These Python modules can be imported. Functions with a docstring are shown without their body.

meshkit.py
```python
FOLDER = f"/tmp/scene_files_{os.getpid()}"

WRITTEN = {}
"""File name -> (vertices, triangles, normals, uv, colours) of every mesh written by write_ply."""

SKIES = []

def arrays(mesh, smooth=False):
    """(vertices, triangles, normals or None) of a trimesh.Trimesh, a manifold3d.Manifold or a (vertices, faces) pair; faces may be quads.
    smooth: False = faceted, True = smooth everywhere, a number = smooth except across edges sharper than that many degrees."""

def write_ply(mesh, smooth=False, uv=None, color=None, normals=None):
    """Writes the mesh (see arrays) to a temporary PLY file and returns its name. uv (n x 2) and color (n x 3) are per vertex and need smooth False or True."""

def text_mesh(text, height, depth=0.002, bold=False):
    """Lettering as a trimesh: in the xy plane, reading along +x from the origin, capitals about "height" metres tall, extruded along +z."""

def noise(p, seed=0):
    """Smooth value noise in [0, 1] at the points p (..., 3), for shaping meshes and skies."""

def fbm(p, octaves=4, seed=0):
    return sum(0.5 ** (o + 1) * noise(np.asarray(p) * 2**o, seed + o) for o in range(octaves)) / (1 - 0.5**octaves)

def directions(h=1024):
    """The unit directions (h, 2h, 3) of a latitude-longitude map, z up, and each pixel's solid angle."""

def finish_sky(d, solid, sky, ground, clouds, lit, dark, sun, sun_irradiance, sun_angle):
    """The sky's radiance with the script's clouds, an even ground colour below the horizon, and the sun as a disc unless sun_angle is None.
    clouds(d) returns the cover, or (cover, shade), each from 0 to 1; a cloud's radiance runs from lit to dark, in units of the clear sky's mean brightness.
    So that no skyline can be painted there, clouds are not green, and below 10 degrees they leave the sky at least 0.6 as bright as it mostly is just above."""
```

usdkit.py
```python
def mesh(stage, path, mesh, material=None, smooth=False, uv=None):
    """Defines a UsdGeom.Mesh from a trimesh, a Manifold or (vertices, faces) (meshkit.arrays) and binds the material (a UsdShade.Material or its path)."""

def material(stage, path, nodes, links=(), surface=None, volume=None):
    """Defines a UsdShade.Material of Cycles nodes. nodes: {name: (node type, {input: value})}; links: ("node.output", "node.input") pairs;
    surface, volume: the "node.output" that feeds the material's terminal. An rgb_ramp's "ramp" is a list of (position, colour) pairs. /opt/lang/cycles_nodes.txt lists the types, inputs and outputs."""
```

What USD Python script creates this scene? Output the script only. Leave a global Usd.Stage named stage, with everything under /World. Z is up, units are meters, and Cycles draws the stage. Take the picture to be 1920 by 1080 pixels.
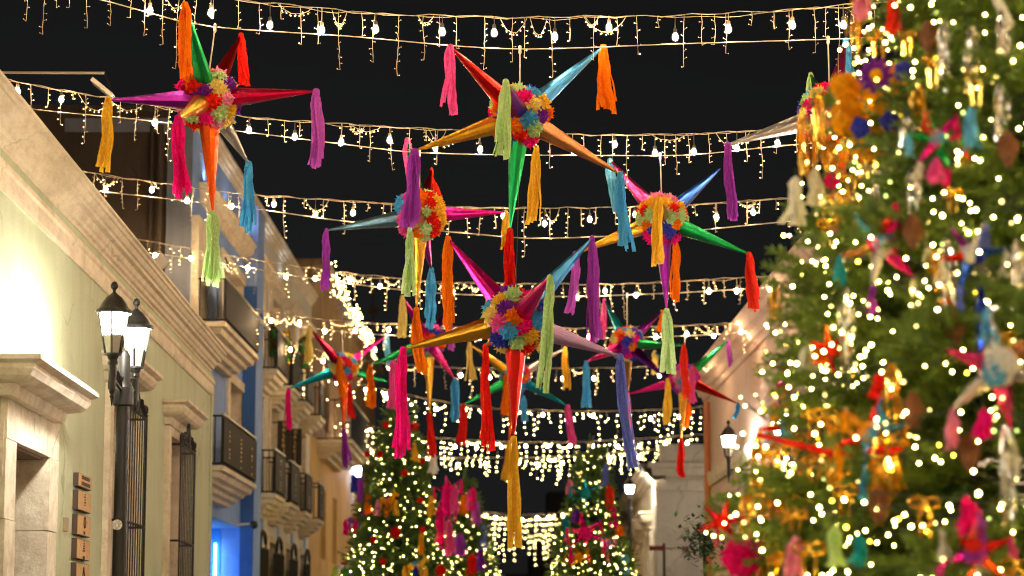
import math, random
import numpy as np
import usdkit, meshkit
from pxr import Usd, UsdGeom, UsdLux, UsdShade, Gf, Sdf, Vt

stage = Usd.Stage.CreateInMemory()
UsdGeom.SetStageUpAxis(stage, 'Z')
UsdGeom.SetStageMetersPerUnit(stage, 1.0)
stage.SetDefaultPrim(UsdGeom.Xform.Define(stage, '/World').GetPrim())
UsdGeom.Scope.Define(stage, '/World/Looks')

# ------------------------------------------------------------------ camera
F = 4533.0                       # focal length in pixels of a 1920 wide frame (85 mm)
EYE = np.array([0.0, 0.0, 1.6])
PITCH = math.atan(673 / F)
YAW = math.atan(83 / F * math.cos(PITCH))
fw = np.array([math.sin(YAW) * math.cos(PITCH), math.cos(YAW) * math.cos(PITCH), math.sin(PITCH)])
rt = np.array([math.cos(YAW), -math.sin(YAW), 0.0])
up = np.cross(rt, fw)
cam = UsdGeom.Camera.Define(stage, '/World/camera')
cam.CreateHorizontalApertureAttr(36.0)
cam.CreateVerticalApertureAttr(20.25)
cam.CreateFocalLengthAttr(85.0)
cam.CreateFStopAttr(1.93)
cam.CreateFocusDistanceAttr(21.0)
cam.CreateExposureAttr(3.0)
cam.CreateClippingRangeAttr(Gf.Vec2f(0.05, 5000))
M = Gf.Matrix4d(*rt, 0, *up, 0, *(-fw), 0, *EYE, 1)
cam.AddTransformOp().Set(M)

# ------------------------------------------------------------------ night sky and faint moon
sun_el, sun_rot = 0.5, 2.6
dome = UsdLux.DomeLight.Define(stage, '/World/sky')
skym = usdkit.material(stage, '/World/Looks/night_sky', {
    's': ('sky_texture', {'sky_type': 'single_scattering', 'sun_disc': False, 'sun_elevation': sun_el, 'sun_rotation': sun_rot}),
    'h': ('hsv', {'saturation': 0.06, 'value': 1.0}),
    'b': ('background_shader', {'strength': 0.00019})},
    [('s.color', 'h.color'), ('h.color', 'b.color')], surface='b.background')
UsdShade.MaterialBindingAPI.Apply(dome.GetPrim()).Bind(skym)
moon = UsdLux.DistantLight.Define(stage, '/World/moon')
moon.CreateIntensityAttr(0.004); moon.CreateAngleAttr(0.5)
moon.GetPrim().CreateAttribute('inputs:normalize', Sdf.ValueTypeNames.Bool).Set(True)
moon.CreateColorAttr(Gf.Vec3f(1, 0.95, 0.88))
_d = np.array([math.sin(sun_rot) * math.cos(sun_el), math.cos(sun_rot) * math.cos(sun_el), math.sin(sun_el)])
moon.AddRotateXYZOp().Set(Gf.Vec3f(math.degrees(math.pi / 2 - sun_el), 0, math.degrees(math.atan2(_d[1], _d[0])) + 90))

def P(u, v, Y):
    """the point at street depth Y that lies in the direction of a picture point"""
    d = fw * F + rt * (u - 960) - up * (v - 540)
    return EYE + d * (Y / d[1])
def PD(u, v):
    d = fw * F + rt * (u - 960) - up * (v - 540)
    return d / np.linalg.norm(d)

# ------------------------------------------------------------------ scene helpers
used = {}
def numbered(path):
    n = used.get(path, -1) + 1
    used[path] = n
    return path if n == 0 else f'{path}_{n:03d}'
def tag(prim, label=None, cat=None, group=None, kind=None):
    for k, v in (('label', label), ('category', cat), ('group', group), ('kind', kind)):
        if v: prim.SetCustomDataByKey(k, v)
    return prim
class Thing:
    def __init__(self, name, label=None, cat=None, loc=(0, 0, 0), group=None, kind=None):
        self.path = numbered('/World/' + name)
        self.loc = np.array(loc, float)
        x = UsdGeom.Xform.Define(stage, self.path)
        x.AddTranslateOp().Set(Gf.Vec3d(*map(float, loc)))
        self.prim = tag(x.GetPrim(), label, cat, group, kind)
    def part(self, name, m, mat, smooth=False, label=None, kind=None):
        return Part(self, name, m, mat, smooth, label, kind, self.loc)
class Part:
    def __init__(self, parent, name, m, mat, smooth, label, kind, loc):
        self.path = numbered(parent.path + '/' + name); self.loc = loc
        v, f = m
        self.prim = tag(usdkit.mesh(stage, self.path, (np.asarray(v) - loc, f), mat, smooth=smooth).GetPrim(), label, None, None, kind)
    def part(self, name, m, mat, smooth=False, label=None, kind=None):
        return Part(self, name, m, mat, smooth, label, kind, self.loc)
def solo(name, m, mat, label=None, cat=None, group=None, kind=None, smooth=False):
    p = numbered('/World/' + name)
    v, f = m
    return tag(usdkit.mesh(stage, p, (v, f), mat, smooth=smooth).GetPrim(), label, cat, group, kind)

# ------------------------------------------------------------------ mesh helpers: (vertices, triangles)
def cat(*ms):
    ms = [m for m in ms if m is not None and len(m[0])]
    n, V, T = 0, [], []
    for v, f in ms:
        V.append(np.asarray(v, float)); T.append(np.asarray(f, int) + n); n += len(v)
    return np.vstack(V), np.vstack(T)
BOXF = np.array([[0,2,1],[1,2,3],[4,5,6],[5,7,6],[0,1,4],[1,5,4],[2,6,3],[3,6,7],[0,4,2],[2,4,6],[1,3,5],[3,7,5]])
def box(x0, x1, y0, y1, z0, z1):
    v = np.array([[x, y, z] for z in (z0, z1) for y in (y0, y1) for x in (x0, x1)], float)
    return v, BOXF
def frame_of(t):
    t = np.asarray(t, float); t = t / np.linalg.norm(t)
    a = np.cross(t, [0, 0, 1.0] if abs(t[2]) < 0.9 else [1.0, 0, 0]); a /= np.linalg.norm(a)
    return a, np.cross(t, a), t
def tube(pts, r, sides=4, cap=True):
    p = np.asarray(pts, float); n = len(p)
    r = np.broadcast_to(r, (n,))
    t = np.gradient(p, axis=0); t /= np.linalg.norm(t, axis=1, keepdims=True) + 1e-12
    ref = np.where(np.abs(t[:, 2:]) < 0.9, [0, 0, 1.0], [1.0, 0, 0])
    a = np.cross(t, ref); a /= np.linalg.norm(a, axis=1, keepdims=True) + 1e-12
    b = np.cross(t, a); ang = np.arange(sides) * 2 * math.pi / sides
    v = (p[:, None] + r[:, None, None] * (np.cos(ang)[None, :, None] * a[:, None] + np.sin(ang)[None, :, None] * b[:, None])).reshape(-1, 3)
    i, j = np.meshgrid(np.arange(n - 1), np.arange(sides), indexing='ij')
    q = np.stack([i * sides + j, i * sides + (j + 1) % sides, (i + 1) * sides + (j + 1) % sides, (i + 1) * sides + j], -1).reshape(-1, 4)
    f = np.vstack([q[:, [0, 1, 2]], q[:, [0, 2, 3]]])
    if cap:
        k = np.arange(1, sides - 1)
        f = np.vstack([f, np.stack([0 * k, k + 1, k], 1), (n - 1) * sides + np.stack([0 * k, k, k + 1], 1)])
    return v, f
def lathe(profile, c=(0, 0, 0), sides=16, phase=0.0, axis=None):
    pr = np.asarray(profile, float); n = len(pr)
    ang = np.arange(sides) * 2 * math.pi / sides + phase
    v = np.stack([pr[:, 0][:, None] * np.cos(ang), pr[:, 0][:, None] * np.sin(ang), np.repeat(pr[:, 1][:, None], sides, 1)], -1).reshape(-1, 3)
    i, j = np.meshgrid(np.arange(n - 1), np.arange(sides), indexing='ij')
    q = np.stack([i * sides + j, i * sides + (j + 1) % sides, (i + 1) * sides + (j + 1) % sides, (i + 1) * sides + j], -1).reshape(-1, 4)
    f = np.vstack([q[:, [0, 1, 2]], q[:, [0, 2, 3]]])
    k = np.arange(1, sides - 1)
    f = np.vstack([f, np.stack([0 * k, k + 1, k], 1), (n - 1) * sides + np.stack([0 * k, k, k + 1], 1)])
    if axis is not None:
        a, b, t = frame_of(axis)
        v = v[:, :1] * a + v[:, 1:2] * b + v[:, 2:] * t
    return v + np.asarray(c, float), f
def octa(c, r):
    c = np.asarray(c, float)
    v = np.array([[1,0,0],[-1,0,0],[0,1,0],[0,-1,0],[0,0,1],[0,0,-1]], float) * r + c
    f = np.array([[0,2,4],[2,1,4],[1,3,4],[3,0,4],[2,0,5],[1,2,5],[3,1,5],[0,3,5]])
    return v, f
import trimesh
_ico1 = trimesh.creation.icosphere(1); _ico2 = trimesh.creation.icosphere(2)
def ball(c, r, fine=False):
    m = _ico2 if fine else _ico1
    return np.array(m.vertices) * r + np.asarray(c, float), np.array(m.faces)
_ico0 = trimesh.creation.icosahedron()
def many(centres, r, src=None):
    """a mesh with a small ball at every centre"""
    c = np.asarray(centres, float).reshape(-1, 3)
    if src is None: sv, sf = octa((0, 0, 0), 1.0)
    else: sv, sf = np.array(src.vertices), np.array(src.faces)
    r = np.broadcast_to(r, (len(c),))
    v = (c[:, None] + sv[None] * r[:, None, None]).reshape(-1, 3)
    f = (sf[None] + (np.arange(len(c)) * len(sv))[:, None, None]).reshape(-1, 3)
    return v, f
def extrude(poly, axis_pts):
    """a closed profile (k,2) swept from axis_pts[0] to [1]; profile given by function (pt, a, z) -> world"""
    raise NotImplementedError

# ------------------------------------------------------------------ materials
L = '/World/Looks/'
def S(r, g, b):
    c = np.array([r, g, b]) / 255.0
    return tuple(np.where(c < 0.04045, c / 12.92, ((c + 0.055) / 1.055) ** 2.4))
mats = {}
def plain(name, color, rough=0.6, metal=0.0, bump=0.0, bscale=60.0, var=0.0):
    if name in mats: return mats[name]
    n = {'p': ('principled_bsdf', {'base_color': color, 'roughness': rough, 'metallic': metal})}
    l = []
    if bump or var:
        n['g'] = ('geometry', {})
        n['t'] = ('noise_texture', {'scale': bscale, 'detail': 5})
        l.append(('g.position', 't.vector'))
    if bump:
        n['b'] = ('bump', {'strength': bump, 'distance': 0.01}); l += [('t.fac', 'b.height'), ('b.normal', 'p.normal')]
    if var:
        n['r'] = ('rgb_ramp', {'ramp': [(0.25, tuple(np.array(color) * (1 - var))), (0.75, tuple(np.minimum(1, np.array(color) * (1 + var))))]})
        l += [('t.fac', 'r.fac'), ('r.color', 'p.base_color')]
    mats[name] = usdkit.material(stage, L + name, n, l, surface='p.BSDF')
    return mats[name]
def plaster(name, color, stain, stain_amt=0.5, rough=0.85, scale=0.8, streak=(1.0, 1.0, 0.12)):
    """painted lime plaster: broad patches, vertical run-off streaks, fine pitting"""
    n = {'g': ('geometry', {}),
         'm': ('mapping', {'scale': streak}),
         'n1': ('noise_texture', {'scale': scale, 'detail': 6, 'roughness': 0.6}),
         'n2': ('noise_texture', {'scale': 5.0, 'detail': 6, 'roughness': 0.65}),
         'n3': ('noise_texture', {'scale': 45.0, 'detail': 5, 'roughness': 0.6}),
         'r1': ('rgb_ramp', {'ramp': [(0.50, (0, 0, 0)), (0.56, (.55, .55, .55)), (0.8, (1, 1, 1))]}),
         'r2': ('rgb_ramp', {'ramp': [(0.45, (0, 0, 0)), (0.75, (1, 1, 1))]}),
         'a': ('mix', {'mix_type': 'mix', 'color1': color, 'color2': tuple(np.array(color) * 0.55 + np.array(stain) * 0.45)}),
         'c': ('mix', {'mix_type': 'mix', 'color2': stain}),
         'k': ('math', {'math_type': 'multiply', 'value2': stain_amt}),
         'v': ('mix', {'mix_type': 'multiply', 'fac': 0.35}),
         'b': ('bump', {'strength': 0.35, 'distance': 0.012}),
         'p': ('principled_bsdf', {'roughness': rough})}
    l = [('g.position', 'n1.vector'), ('g.position', 'm.vector'), ('m.vector', 'n2.vector'), ('g.position', 'n3.vector'),
         ('n1.fac', 'r1.fac'), ('r1.color', 'a.fac'), ('n2.fac', 'r2.fac'), ('r2.color', 'k.value1'), ('k.value', 'c.fac'), ('a.color', 'c.color1'),
         ('c.color', 'v.color1'), ('n3.color', 'v.color2'), ('v.color', 'p.base_color'), ('n3.fac', 'b.height'), ('b.normal', 'p.normal')]
    n.update({'nd': ('noise_texture', {'scale': 1.7, 'detail': 4}), 'vs': ('vector_math', {'math_type': 'scale', 'scale': .55}), 'va': ('vector_math', {'math_type': 'add'}),
              'vo': ('voronoi_texture', {'feature': 'distance_to_edge', 'scale': .55}), 'vr': ('rgb_ramp', {'ramp': [(0.0, (.42, .38, .33)), (0.0045, (.6, .56, .5)), (0.009, (1, 1, 1))]}),
              'km': ('noise_texture', {'scale': .5, 'detail': 2}), 'kr': ('rgb_ramp', {'ramp': [(.50, (0, 0, 0)), (.60, (.55, .55, .55))]}), 'cm': ('mix', {'mix_type': 'multiply'})})
    l += [('g.position', 'nd.vector'), ('nd.color', 'vs.vector1'), ('vs.vector', 'va.vector1'), ('g.position', 'va.vector2'), ('va.vector', 'vo.vector'), ('vo.distance', 'vr.fac'),
          ('g.position', 'km.vector'), ('km.fac', 'kr.fac'), ('kr.color', 'cm.fac'), ('v.color', 'cm.color1'), ('vr.color', 'cm.color2')]
    l.remove(('v.color', 'p.base_color')); l.append(('cm.color', 'p.base_color'))
    # keep the fine pitting grey
    n['w'] = ('rgb_ramp', {'ramp': [(0.2, (0.55, 0.55, 0.55)), (0.6, (1, 1, 1))]})
    l.remove(('n3.color', 'v.color2')); l += [('n3.fac', 'w.fac'), ('w.color', 'v.color2')]
    mats[name] = usdkit.material(stage, L + name, n, l, surface='p.BSDF')
    return mats[name]
def foil(name, color, rough=0.23):
    key = 'foil_' + name
    if key in mats: return mats[key]
    mats[key] = usdkit.material(stage, L + key, {
        'g': ('geometry', {}), 'n': ('noise_texture', {'scale': 17.0, 'detail': 5, 'roughness': .62}),
        'b': ('bump', {'strength': 0.5, 'distance': 0.02}),
        'p': ('principled_bsdf', {'base_color': color, 'metallic': 0.97, 'roughness': rough, 'specular_ior_level': 0.6})},
        [('g.position', 'n.vector'), ('n.fac', 'b.height'), ('b.normal', 'p.normal')], surface='p.BSDF')
    return mats[key]
def crepe(name, color, trans=0.35):
    key = 'crepe_' + name
    if key in mats: return mats[key]
    mats[key] = usdkit.material(stage, L + key, {
        'g': ('geometry', {}), 'm': ('mapping', {'scale': (1, 1, 0.35)}), 'n': ('noise_texture', {'scale': 120.0, 'detail': 3}),
        'b': ('bump', {'strength': 0.5, 'distance': 0.006}),
        'r': ('rgb_ramp', {'ramp': [(0.3, tuple(np.array(color) * 0.72)), (0.7, tuple(np.minimum(1, np.array(color) * 1.12 + 0.01)))]}),
        'd': ('diffuse_bsdf', {}), 't': ('translucent_bsdf', {}), 'x': ('mix_closure', {'fac': trans})},
        [('g.position', 'm.vector'), ('m.vector', 'n.vector'), ('n.fac', 'b.height'), ('n.fac', 'r.fac'), ('r.color', 'd.color'), ('r.color', 't.color'),
         ('b.normal', 'd.normal'), ('d.BSDF', 'x.closure1'), ('t.BSDF', 'x.closure2')], surface='x.closure')
    return mats[key]
def emit(name, color, strength):
    if name in mats: return mats[name]
    mats[name] = usdkit.material(stage, L + name, {'e': ('emission', {'color': color, 'strength': strength})}, [], surface='e.emission')
    return mats[name]

WARM = (1.0, 0.66, 0.33)
M_BULB = emit('warm_bulb_glass', (1.0, 0.70, 0.38), 48.0)
M_LED_NEAR = emit('icicle_led_near', (1.0, 0.62, 0.24), 2.2)
M_LED_FAR = emit('icicle_led_far', (1.0, 0.76, 0.28), 8.0)
M_LED_TREE = emit('tree_led', (1.0, 0.70, 0.17), 11.0)
M_LED_TREE2 = emit('tree_led_amber', (1.0, 0.50, 0.03), 6.0)
M_LED_TREEFAR = emit('far_tree_led', (1.0, 0.74, 0.20), 13.0)
M_LANTERN = emit('lantern_lit_glass', (1.0, 0.95, 0.80), 44.0)
M_FLOOD = emit('floodlight_lit_lens', (0.45, 0.70, 1.0), 130.0)
M_SHOP = emit('shop_tube_light', (0.25, 0.62, 1.0), 3.2)
M_IRON = plain('black_iron', (0.018, 0.016, 0.015), 0.5, 0.3, bump=0.15)
M_POST = plain('dark_cast_iron', (0.03, 0.028, 0.026), 0.38, 0.5, bump=0.1)
M_LAMPGLASS = plain('frosted_lamp_glass', (0.42, 0.40, 0.34), 0.35)
M_CORD = plain('cream_cord', (0.40, 0.32, 0.22), 0.6)
M_CORDDARK = plain('brown_cord', (0.10, 0.075, 0.05), 0.7)
M_UNLIT = plain('unlit_led_plastic', (0.75, 0.66, 0.5), 0.35)
M_CABLE = plain('pale_steel_cable', (0.55, 0.49, 0.4), 0.45, 0.2)
M_SOCKET = plain('bulb_socket', (0.05, 0.045, 0.04), 0.5)
M_HANG = plain('hanging_cord', (0.6, 0.55, 0.47), 0.7)
M_GREEN = plaster('green_lime_plaster', S(192, 197, 164), S(164, 164, 128), 0.5, streak=(.8, .8, .2))
M_CREAM = plaster('cream_moulding_paint', S(228, 212, 186), S(176, 154, 124), 0.55, scale=1.6, streak=(2, 1, 2))
M_WHITEST = plaster('whitewashed_stone', S(236, 226, 206), S(176, 150, 118), 0.6, scale=2.2, streak=(1.6, 1.2, 1.3))
M_BROWNWALL = plaster('brown_render', S(72, 58, 46), S(44, 36, 30), 0.6)
M_GREYWALL = plaster('grey_blue_render', S(122, 126, 138), S(84, 84, 92), 0.5)
M_BLUE = plaster('deep_blue_paint', S(52, 98, 168), S(36, 66, 120), 0.4)
M_LBLUE = plaster('light_blue_paint', S(136, 168, 228), S(112, 130, 172), 0.4)
M_WHITEHOUSE = plaster('white_house_paint', S(232, 222, 204), S(184, 166, 144), 0.4)
M_OCHRE = plaster('ochre_paint', S(222, 176, 104), S(168, 122, 70), 0.5)
M_STONE = plaster('weathered_brown_stone', S(176, 138, 98), S(70, 48, 34), 0.85, scale=1.4)
M_PINK = plaster('pink_plaster', S(226, 196, 180), S(190, 156, 138), 0.4)
M_PALE = plaster('pale_grey_plaster', S(190, 176, 160), S(136, 124, 112), 0.4)
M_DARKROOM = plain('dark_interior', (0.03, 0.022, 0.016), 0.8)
M_WOOD = plain('plaque_wood', S(196, 152, 98), 0.6, bump=0.2, bscale=30, var=0.25)
M_WOODEDGE = plain('plaque_dark_edge', S(70, 48, 36), 0.6)
M_INK = plain('burnt_lettering', S(66, 42, 26), 0.7)
M_DOORWOOD = plain('brown_door_wood', S(120, 86, 58), 0.6, bump=0.3, bscale=18, var=0.3)
M_ASPHALT = plain('street_paving', (0.16, 0.145, 0.13), 0.8, bump=0.4, bscale=8, var=0.3)
M_WALK = plain('pavement_stone', (0.3, 0.27, 0.23), 0.8, bump=0.3, bscale=10, var=0.2)
M_BARK = plain('tree_bark', (0.05, 0.032, 0.02), 0.9, bump=0.6, bscale=30)
M_GOLD_TEXT = plain('gold_lettering', S(196, 160, 100), 0.4, 0.4)
M_BANNER = plain('dark_banner_cloth', S(40, 32, 26), 0.8, bump=0.2)
M_SILVERBOX = plain('pale_metal_panel', S(214, 206, 190), 0.4)
M_SKIN = plain('skin', S(176, 124, 94), 0.6)
M_CLOTHDARK = plain('dark_clothing', (0.02, 0.02, 0.025), 0.9)
M_CLOTHBLUE = plain('blue_clothing', (0.05, 0.08, 0.18), 0.9)
M_HAIR = plain('black_hair', (0.012, 0.01, 0.009), 0.5)

FC = {  # foil colours
 'magenta': S(214, 30, 136), 'purple': S(150, 40, 170), 'crimson': S(204, 20, 70), 'red': S(226, 38, 30), 'orange': S(240, 92, 24), 'gold': S(236, 176, 56),
 'green': S(40, 180, 100), 'teal': S(30, 180, 200), 'blue': S(60, 108, 226), 'lightblue': S(90, 172, 240), 'silver': S(205, 200, 198), 'lilac': S(200, 160, 210),
 'copper': S(206, 140, 90), 'pink': S(240, 70, 150), 'steel': S(120, 160, 190)}
CC = {  # crepe paper colours
 'orange': S(255, 128, 12), 'red': S(238, 38, 28), 'yellow': S(250, 196, 60), 'paleyellow': S(246, 222, 130), 'pink': S(255, 96, 178), 'hotpink': S(255, 24, 142), 'lilac': S(206, 98, 214),
 'purple': S(178, 70, 200), 'blue': S(84, 180, 236), 'lightblue': S(118, 196, 232), 'palegreen': S(196, 226, 158), 'indigo': S(118, 132, 222), 'royal': S(58, 66, 186), 'green': S(96, 190, 90),
 'violet': S(128, 44, 170), 'white': S(240, 236, 226), 'gold': S(245, 170, 20), 'skyteal': S(40, 170, 190), 'rose': S(250, 150, 190), 'scarlet': S(250, 60, 40), 'lime': S(190, 214, 80)}
def foilm(c): return foil(c, FC[c])
def crepem(c): return crepe(c, CC[c])

# ------------------------------------------------------------------ ground
def gz(Y): return 2.4 * min(max((Y - 28) / 47.0, 0), 1.25)
def strip(x0, x1, ys, dz=0.0):
    v, f = [], []
    for y in ys:
        v += [[x0, y, gz(y) + dz], [x1, y, gz(y) + dz]]
    for i in range(len(ys) - 1):
        a = 2 * i; f += [[a, a + 1, a + 3], [a, a + 3, a + 2]]
    return np.array(v, float), np.array(f)
ys = [-60, -20, 0, 28, 40, 52, 64, 75, 86, 120, 600]
solo('ground', strip(-400, 400, ys, -0.02), M_ASPHALT, kind='structure')
solo('road', strip(-2.6, 3.3, ys[:-1], -0.012), M_ASPHALT, kind='structure')
def kerbed(x0, x1):
    v, f = [], []
    yy = ys[:-1]
    for y in yy:
        z = gz(y)
        v += [[x0, y, z - 0.1], [x0, y, z + 0.12], [x1, y, z + 0.12], [x1, y, z - 0.1]]
    for i in range(len(yy) - 1):
        a = 4 * i
        for k in range(3):
            f += [[a + k, a + k + 5, a + k + 1], [a + k, a + k + 4, a + k + 5]]
    return np.array(v, float), np.array(f)
solo('pavement', kerbed(-4.4, -2.6), M_WALK, kind='structure')
solo('pavement', kerbed(3.3, 4.9), M_WALK, kind='structure')

# ------------------------------------------------------------------ facade frames: s along the street, n out of the wall, z up
class Facade:
    def __init__(self, x, y, slope, side=1):
        self.o = np.array([x, y, 0.0]); d = np.array([slope, 1, 0.0]); self.d = d / np.linalg.norm(d)
        self.n = np.array([self.d[1], -self.d[0], 0.0]) * side
        self.y = y; self.slope = slope; self.x = x; self.side = side
    def to(self, v):
        v = np.asarray(v, float)
        return self.o + v[:, :1] * self.d + v[:, 1:2] * self.n + v[:, 2:] * np.array([0, 0, 1.0])
    def box(self, s0, s1, n0, n1, z0, z1):
        v, f = box(s0, s1, n0, n1, z0, z1)
        if self.side > 0: f = f[:, ::-1]
        return self.to(v), f
    def prof(self, s0, s1, profile, inset=0.0):
        """a moulding: closed (n, z) outline swept along the wall; mitre = how far the ends lean in with n"""
        pr = np.asarray(profile, float); k = len(pr)
        nmin = pr[:, 0].min()
        a = np.column_stack([s0 - (pr[:, 0] - nmin) * -inset, pr]); b = np.column_stack([s1 - (pr[:, 0] - nmin) * inset, pr])
        v = np.vstack([a, b]); j = np.arange(k); j2 = (j + 1) % k
        f = np.vstack([np.stack([j, j2, k + j2], 1), np.stack([j, k + j2, k + j], 1)])
        from shapely.geometry import Polygon
        cv, cf = trimesh.creation.triangulate_polygon(Polygon(pr), engine='earcut')
        if len(cv) == k:
            idx = [int(np.argmin(((pr - c) ** 2).sum(1))) for c in cv]
            cf = np.array(idx)[cf]
            f = np.vstack([f, cf, k + cf[:, ::-1]])
        return self.to(v), f
    def hood(self, s0, s1, profile, depth_return=True):
        """moulding whose ends return to the wall with a mitre (plan view grows with n)"""
        pr = np.asarray(profile, float); k = len(pr)
        v = np.vstack([np.column_stack([s0 - pr[:, 0], pr]), np.column_stack([s1 + pr[:, 0], pr])])
        j = np.arange(k - 1)
        f = np.vstack([np.stack([j, j + 1, k + j + 1], 1), np.stack([j, k + j + 1, k + j], 1)])
        # end returns: from (s - n, n) back to the wall (s - n, 0)
        base = np.vstack([np.column_stack([s0 - pr[:, 0], 0 * pr[:, 0], pr[:, 1]]), np.column_stack([s1 + pr[:, 0], 0 * pr[:, 0], pr[:, 1]])])
        v2 = np.vstack([v, base]); m = 2 * k
        f = np.vstack([f, np.stack([j, m + j, m + j + 1], 1), np.stack([j, m + j + 1, j + 1], 1),
                       np.stack([k + j, m + k + j + 1, m + k + j], 1), np.stack([k + j, k + j + 1, m + k + j + 1], 1)])
        f = np.vstack([f, [[0, k, m + k], [0, m + k, m]], [[k - 1, m + 2 * k - 1, 2 * k - 1], [k - 1, m + k - 1, m + 2 * k - 1]]])
        return self.to(v2), f
def steps(n0, z0, seq):
    """outline points by (dn, dz) moves"""
    out = [(n0, z0)]
    for dn, dz in seq: out.append((out[-1][0] + dn, out[-1][1] + dz))
    return out

# ------------------------------------------------------------------ the green house on the left
G = Facade(-3.6, 0.0, 0.0, 1)
GY0, GY1 = -14.0, 33.8
gh = Thing('green_house', 'long olive green single storey house with cream cornice behind the street lamp', 'building', (-3.6, 10, 0))
# openings: (s0, s1, z0, z1)
def gS(u): return 3.6 * F / (877 - u) * 0.9985
door = (19.07, 20.6, 0.1, 3.2)
w1 = (24.15, 25.8, 0.6, 4.1); w2 = (28.9, 30.42, 0.6, 4.1)
holes = [door, w1, w2]
gtop = 5.2
cells = []
ss = sorted({GY0, GY1, *[h[0] for h in holes], *[h[1] for h in holes]})
wall = []
for a, b in zip(ss[:-1], ss[1:]):
    hit = [h for h in holes if h[0] <= a + 1e-6 and h[1] >= b - 1e-6]
    if hit:
        wall += [G.box(a, b, -0.45, 0, hit[0][3], gtop), G.box(a, b, -0.45, 0, 0, hit[0][2])]
    else:
        wall.append(G.box(a, b, -0.45, 0, 0, gtop))
def grid_wall(face):
    return face
gh.part('wall', cat(*wall), M_GREEN)
gh.part('end_wall', cat(G.box(GY1 - 0.02, GY1 + 0.4, -6, -0.006, 0, 5.38)), M_GREEN)
gh.part('roof', G.box(GY0, GY1, -7, -0.46, 5.3, 5.4), M_BROWNWALL)
gh.part('parapet', G.box(GY0, GY1 - 0.03, -0.45, 0.16, 5.684, 5.74), M_GREEN)
# main cornice
main = [(-0.45, 5.39), (0.015, 5.39), (0.02, 5.42), (0.05, 5.43), (0.06, 5.46), (0.085, 5.475), (0.10, 5.52), (0.145, 5.53), (0.15, 5.56), (0.175, 5.57), (0.20, 5.61), (0.22, 5.615), (0.225, 5.65), (0.25, 5.655), (0.25, 5.68), (-0.45, 5.68)]
gh.part('cornice', G.prof(GY0, GY1 - 0.2, main), M_CREAM)
gh.part('frieze', G.box(GY0, GY1, -0.45, 0.004, 5.2, 5.39), M_GREEN)
gh.part('string_course', G.prof(GY0, GY1, [(-0.05, 5.07), (0.02, 5.07), (0.03, 5.10), (0.03, 5.22), (0.05, 5.24), (0.05, 5.28), (-0.05, 5.28)]), M_CREAM)
gh.part('corner_strip', G.box(GY1 - 0.12, GY1 + 0.06, -0.2, 0.02, 0, 5.06), M_GREEN)
rngd = random.Random(5)
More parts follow.
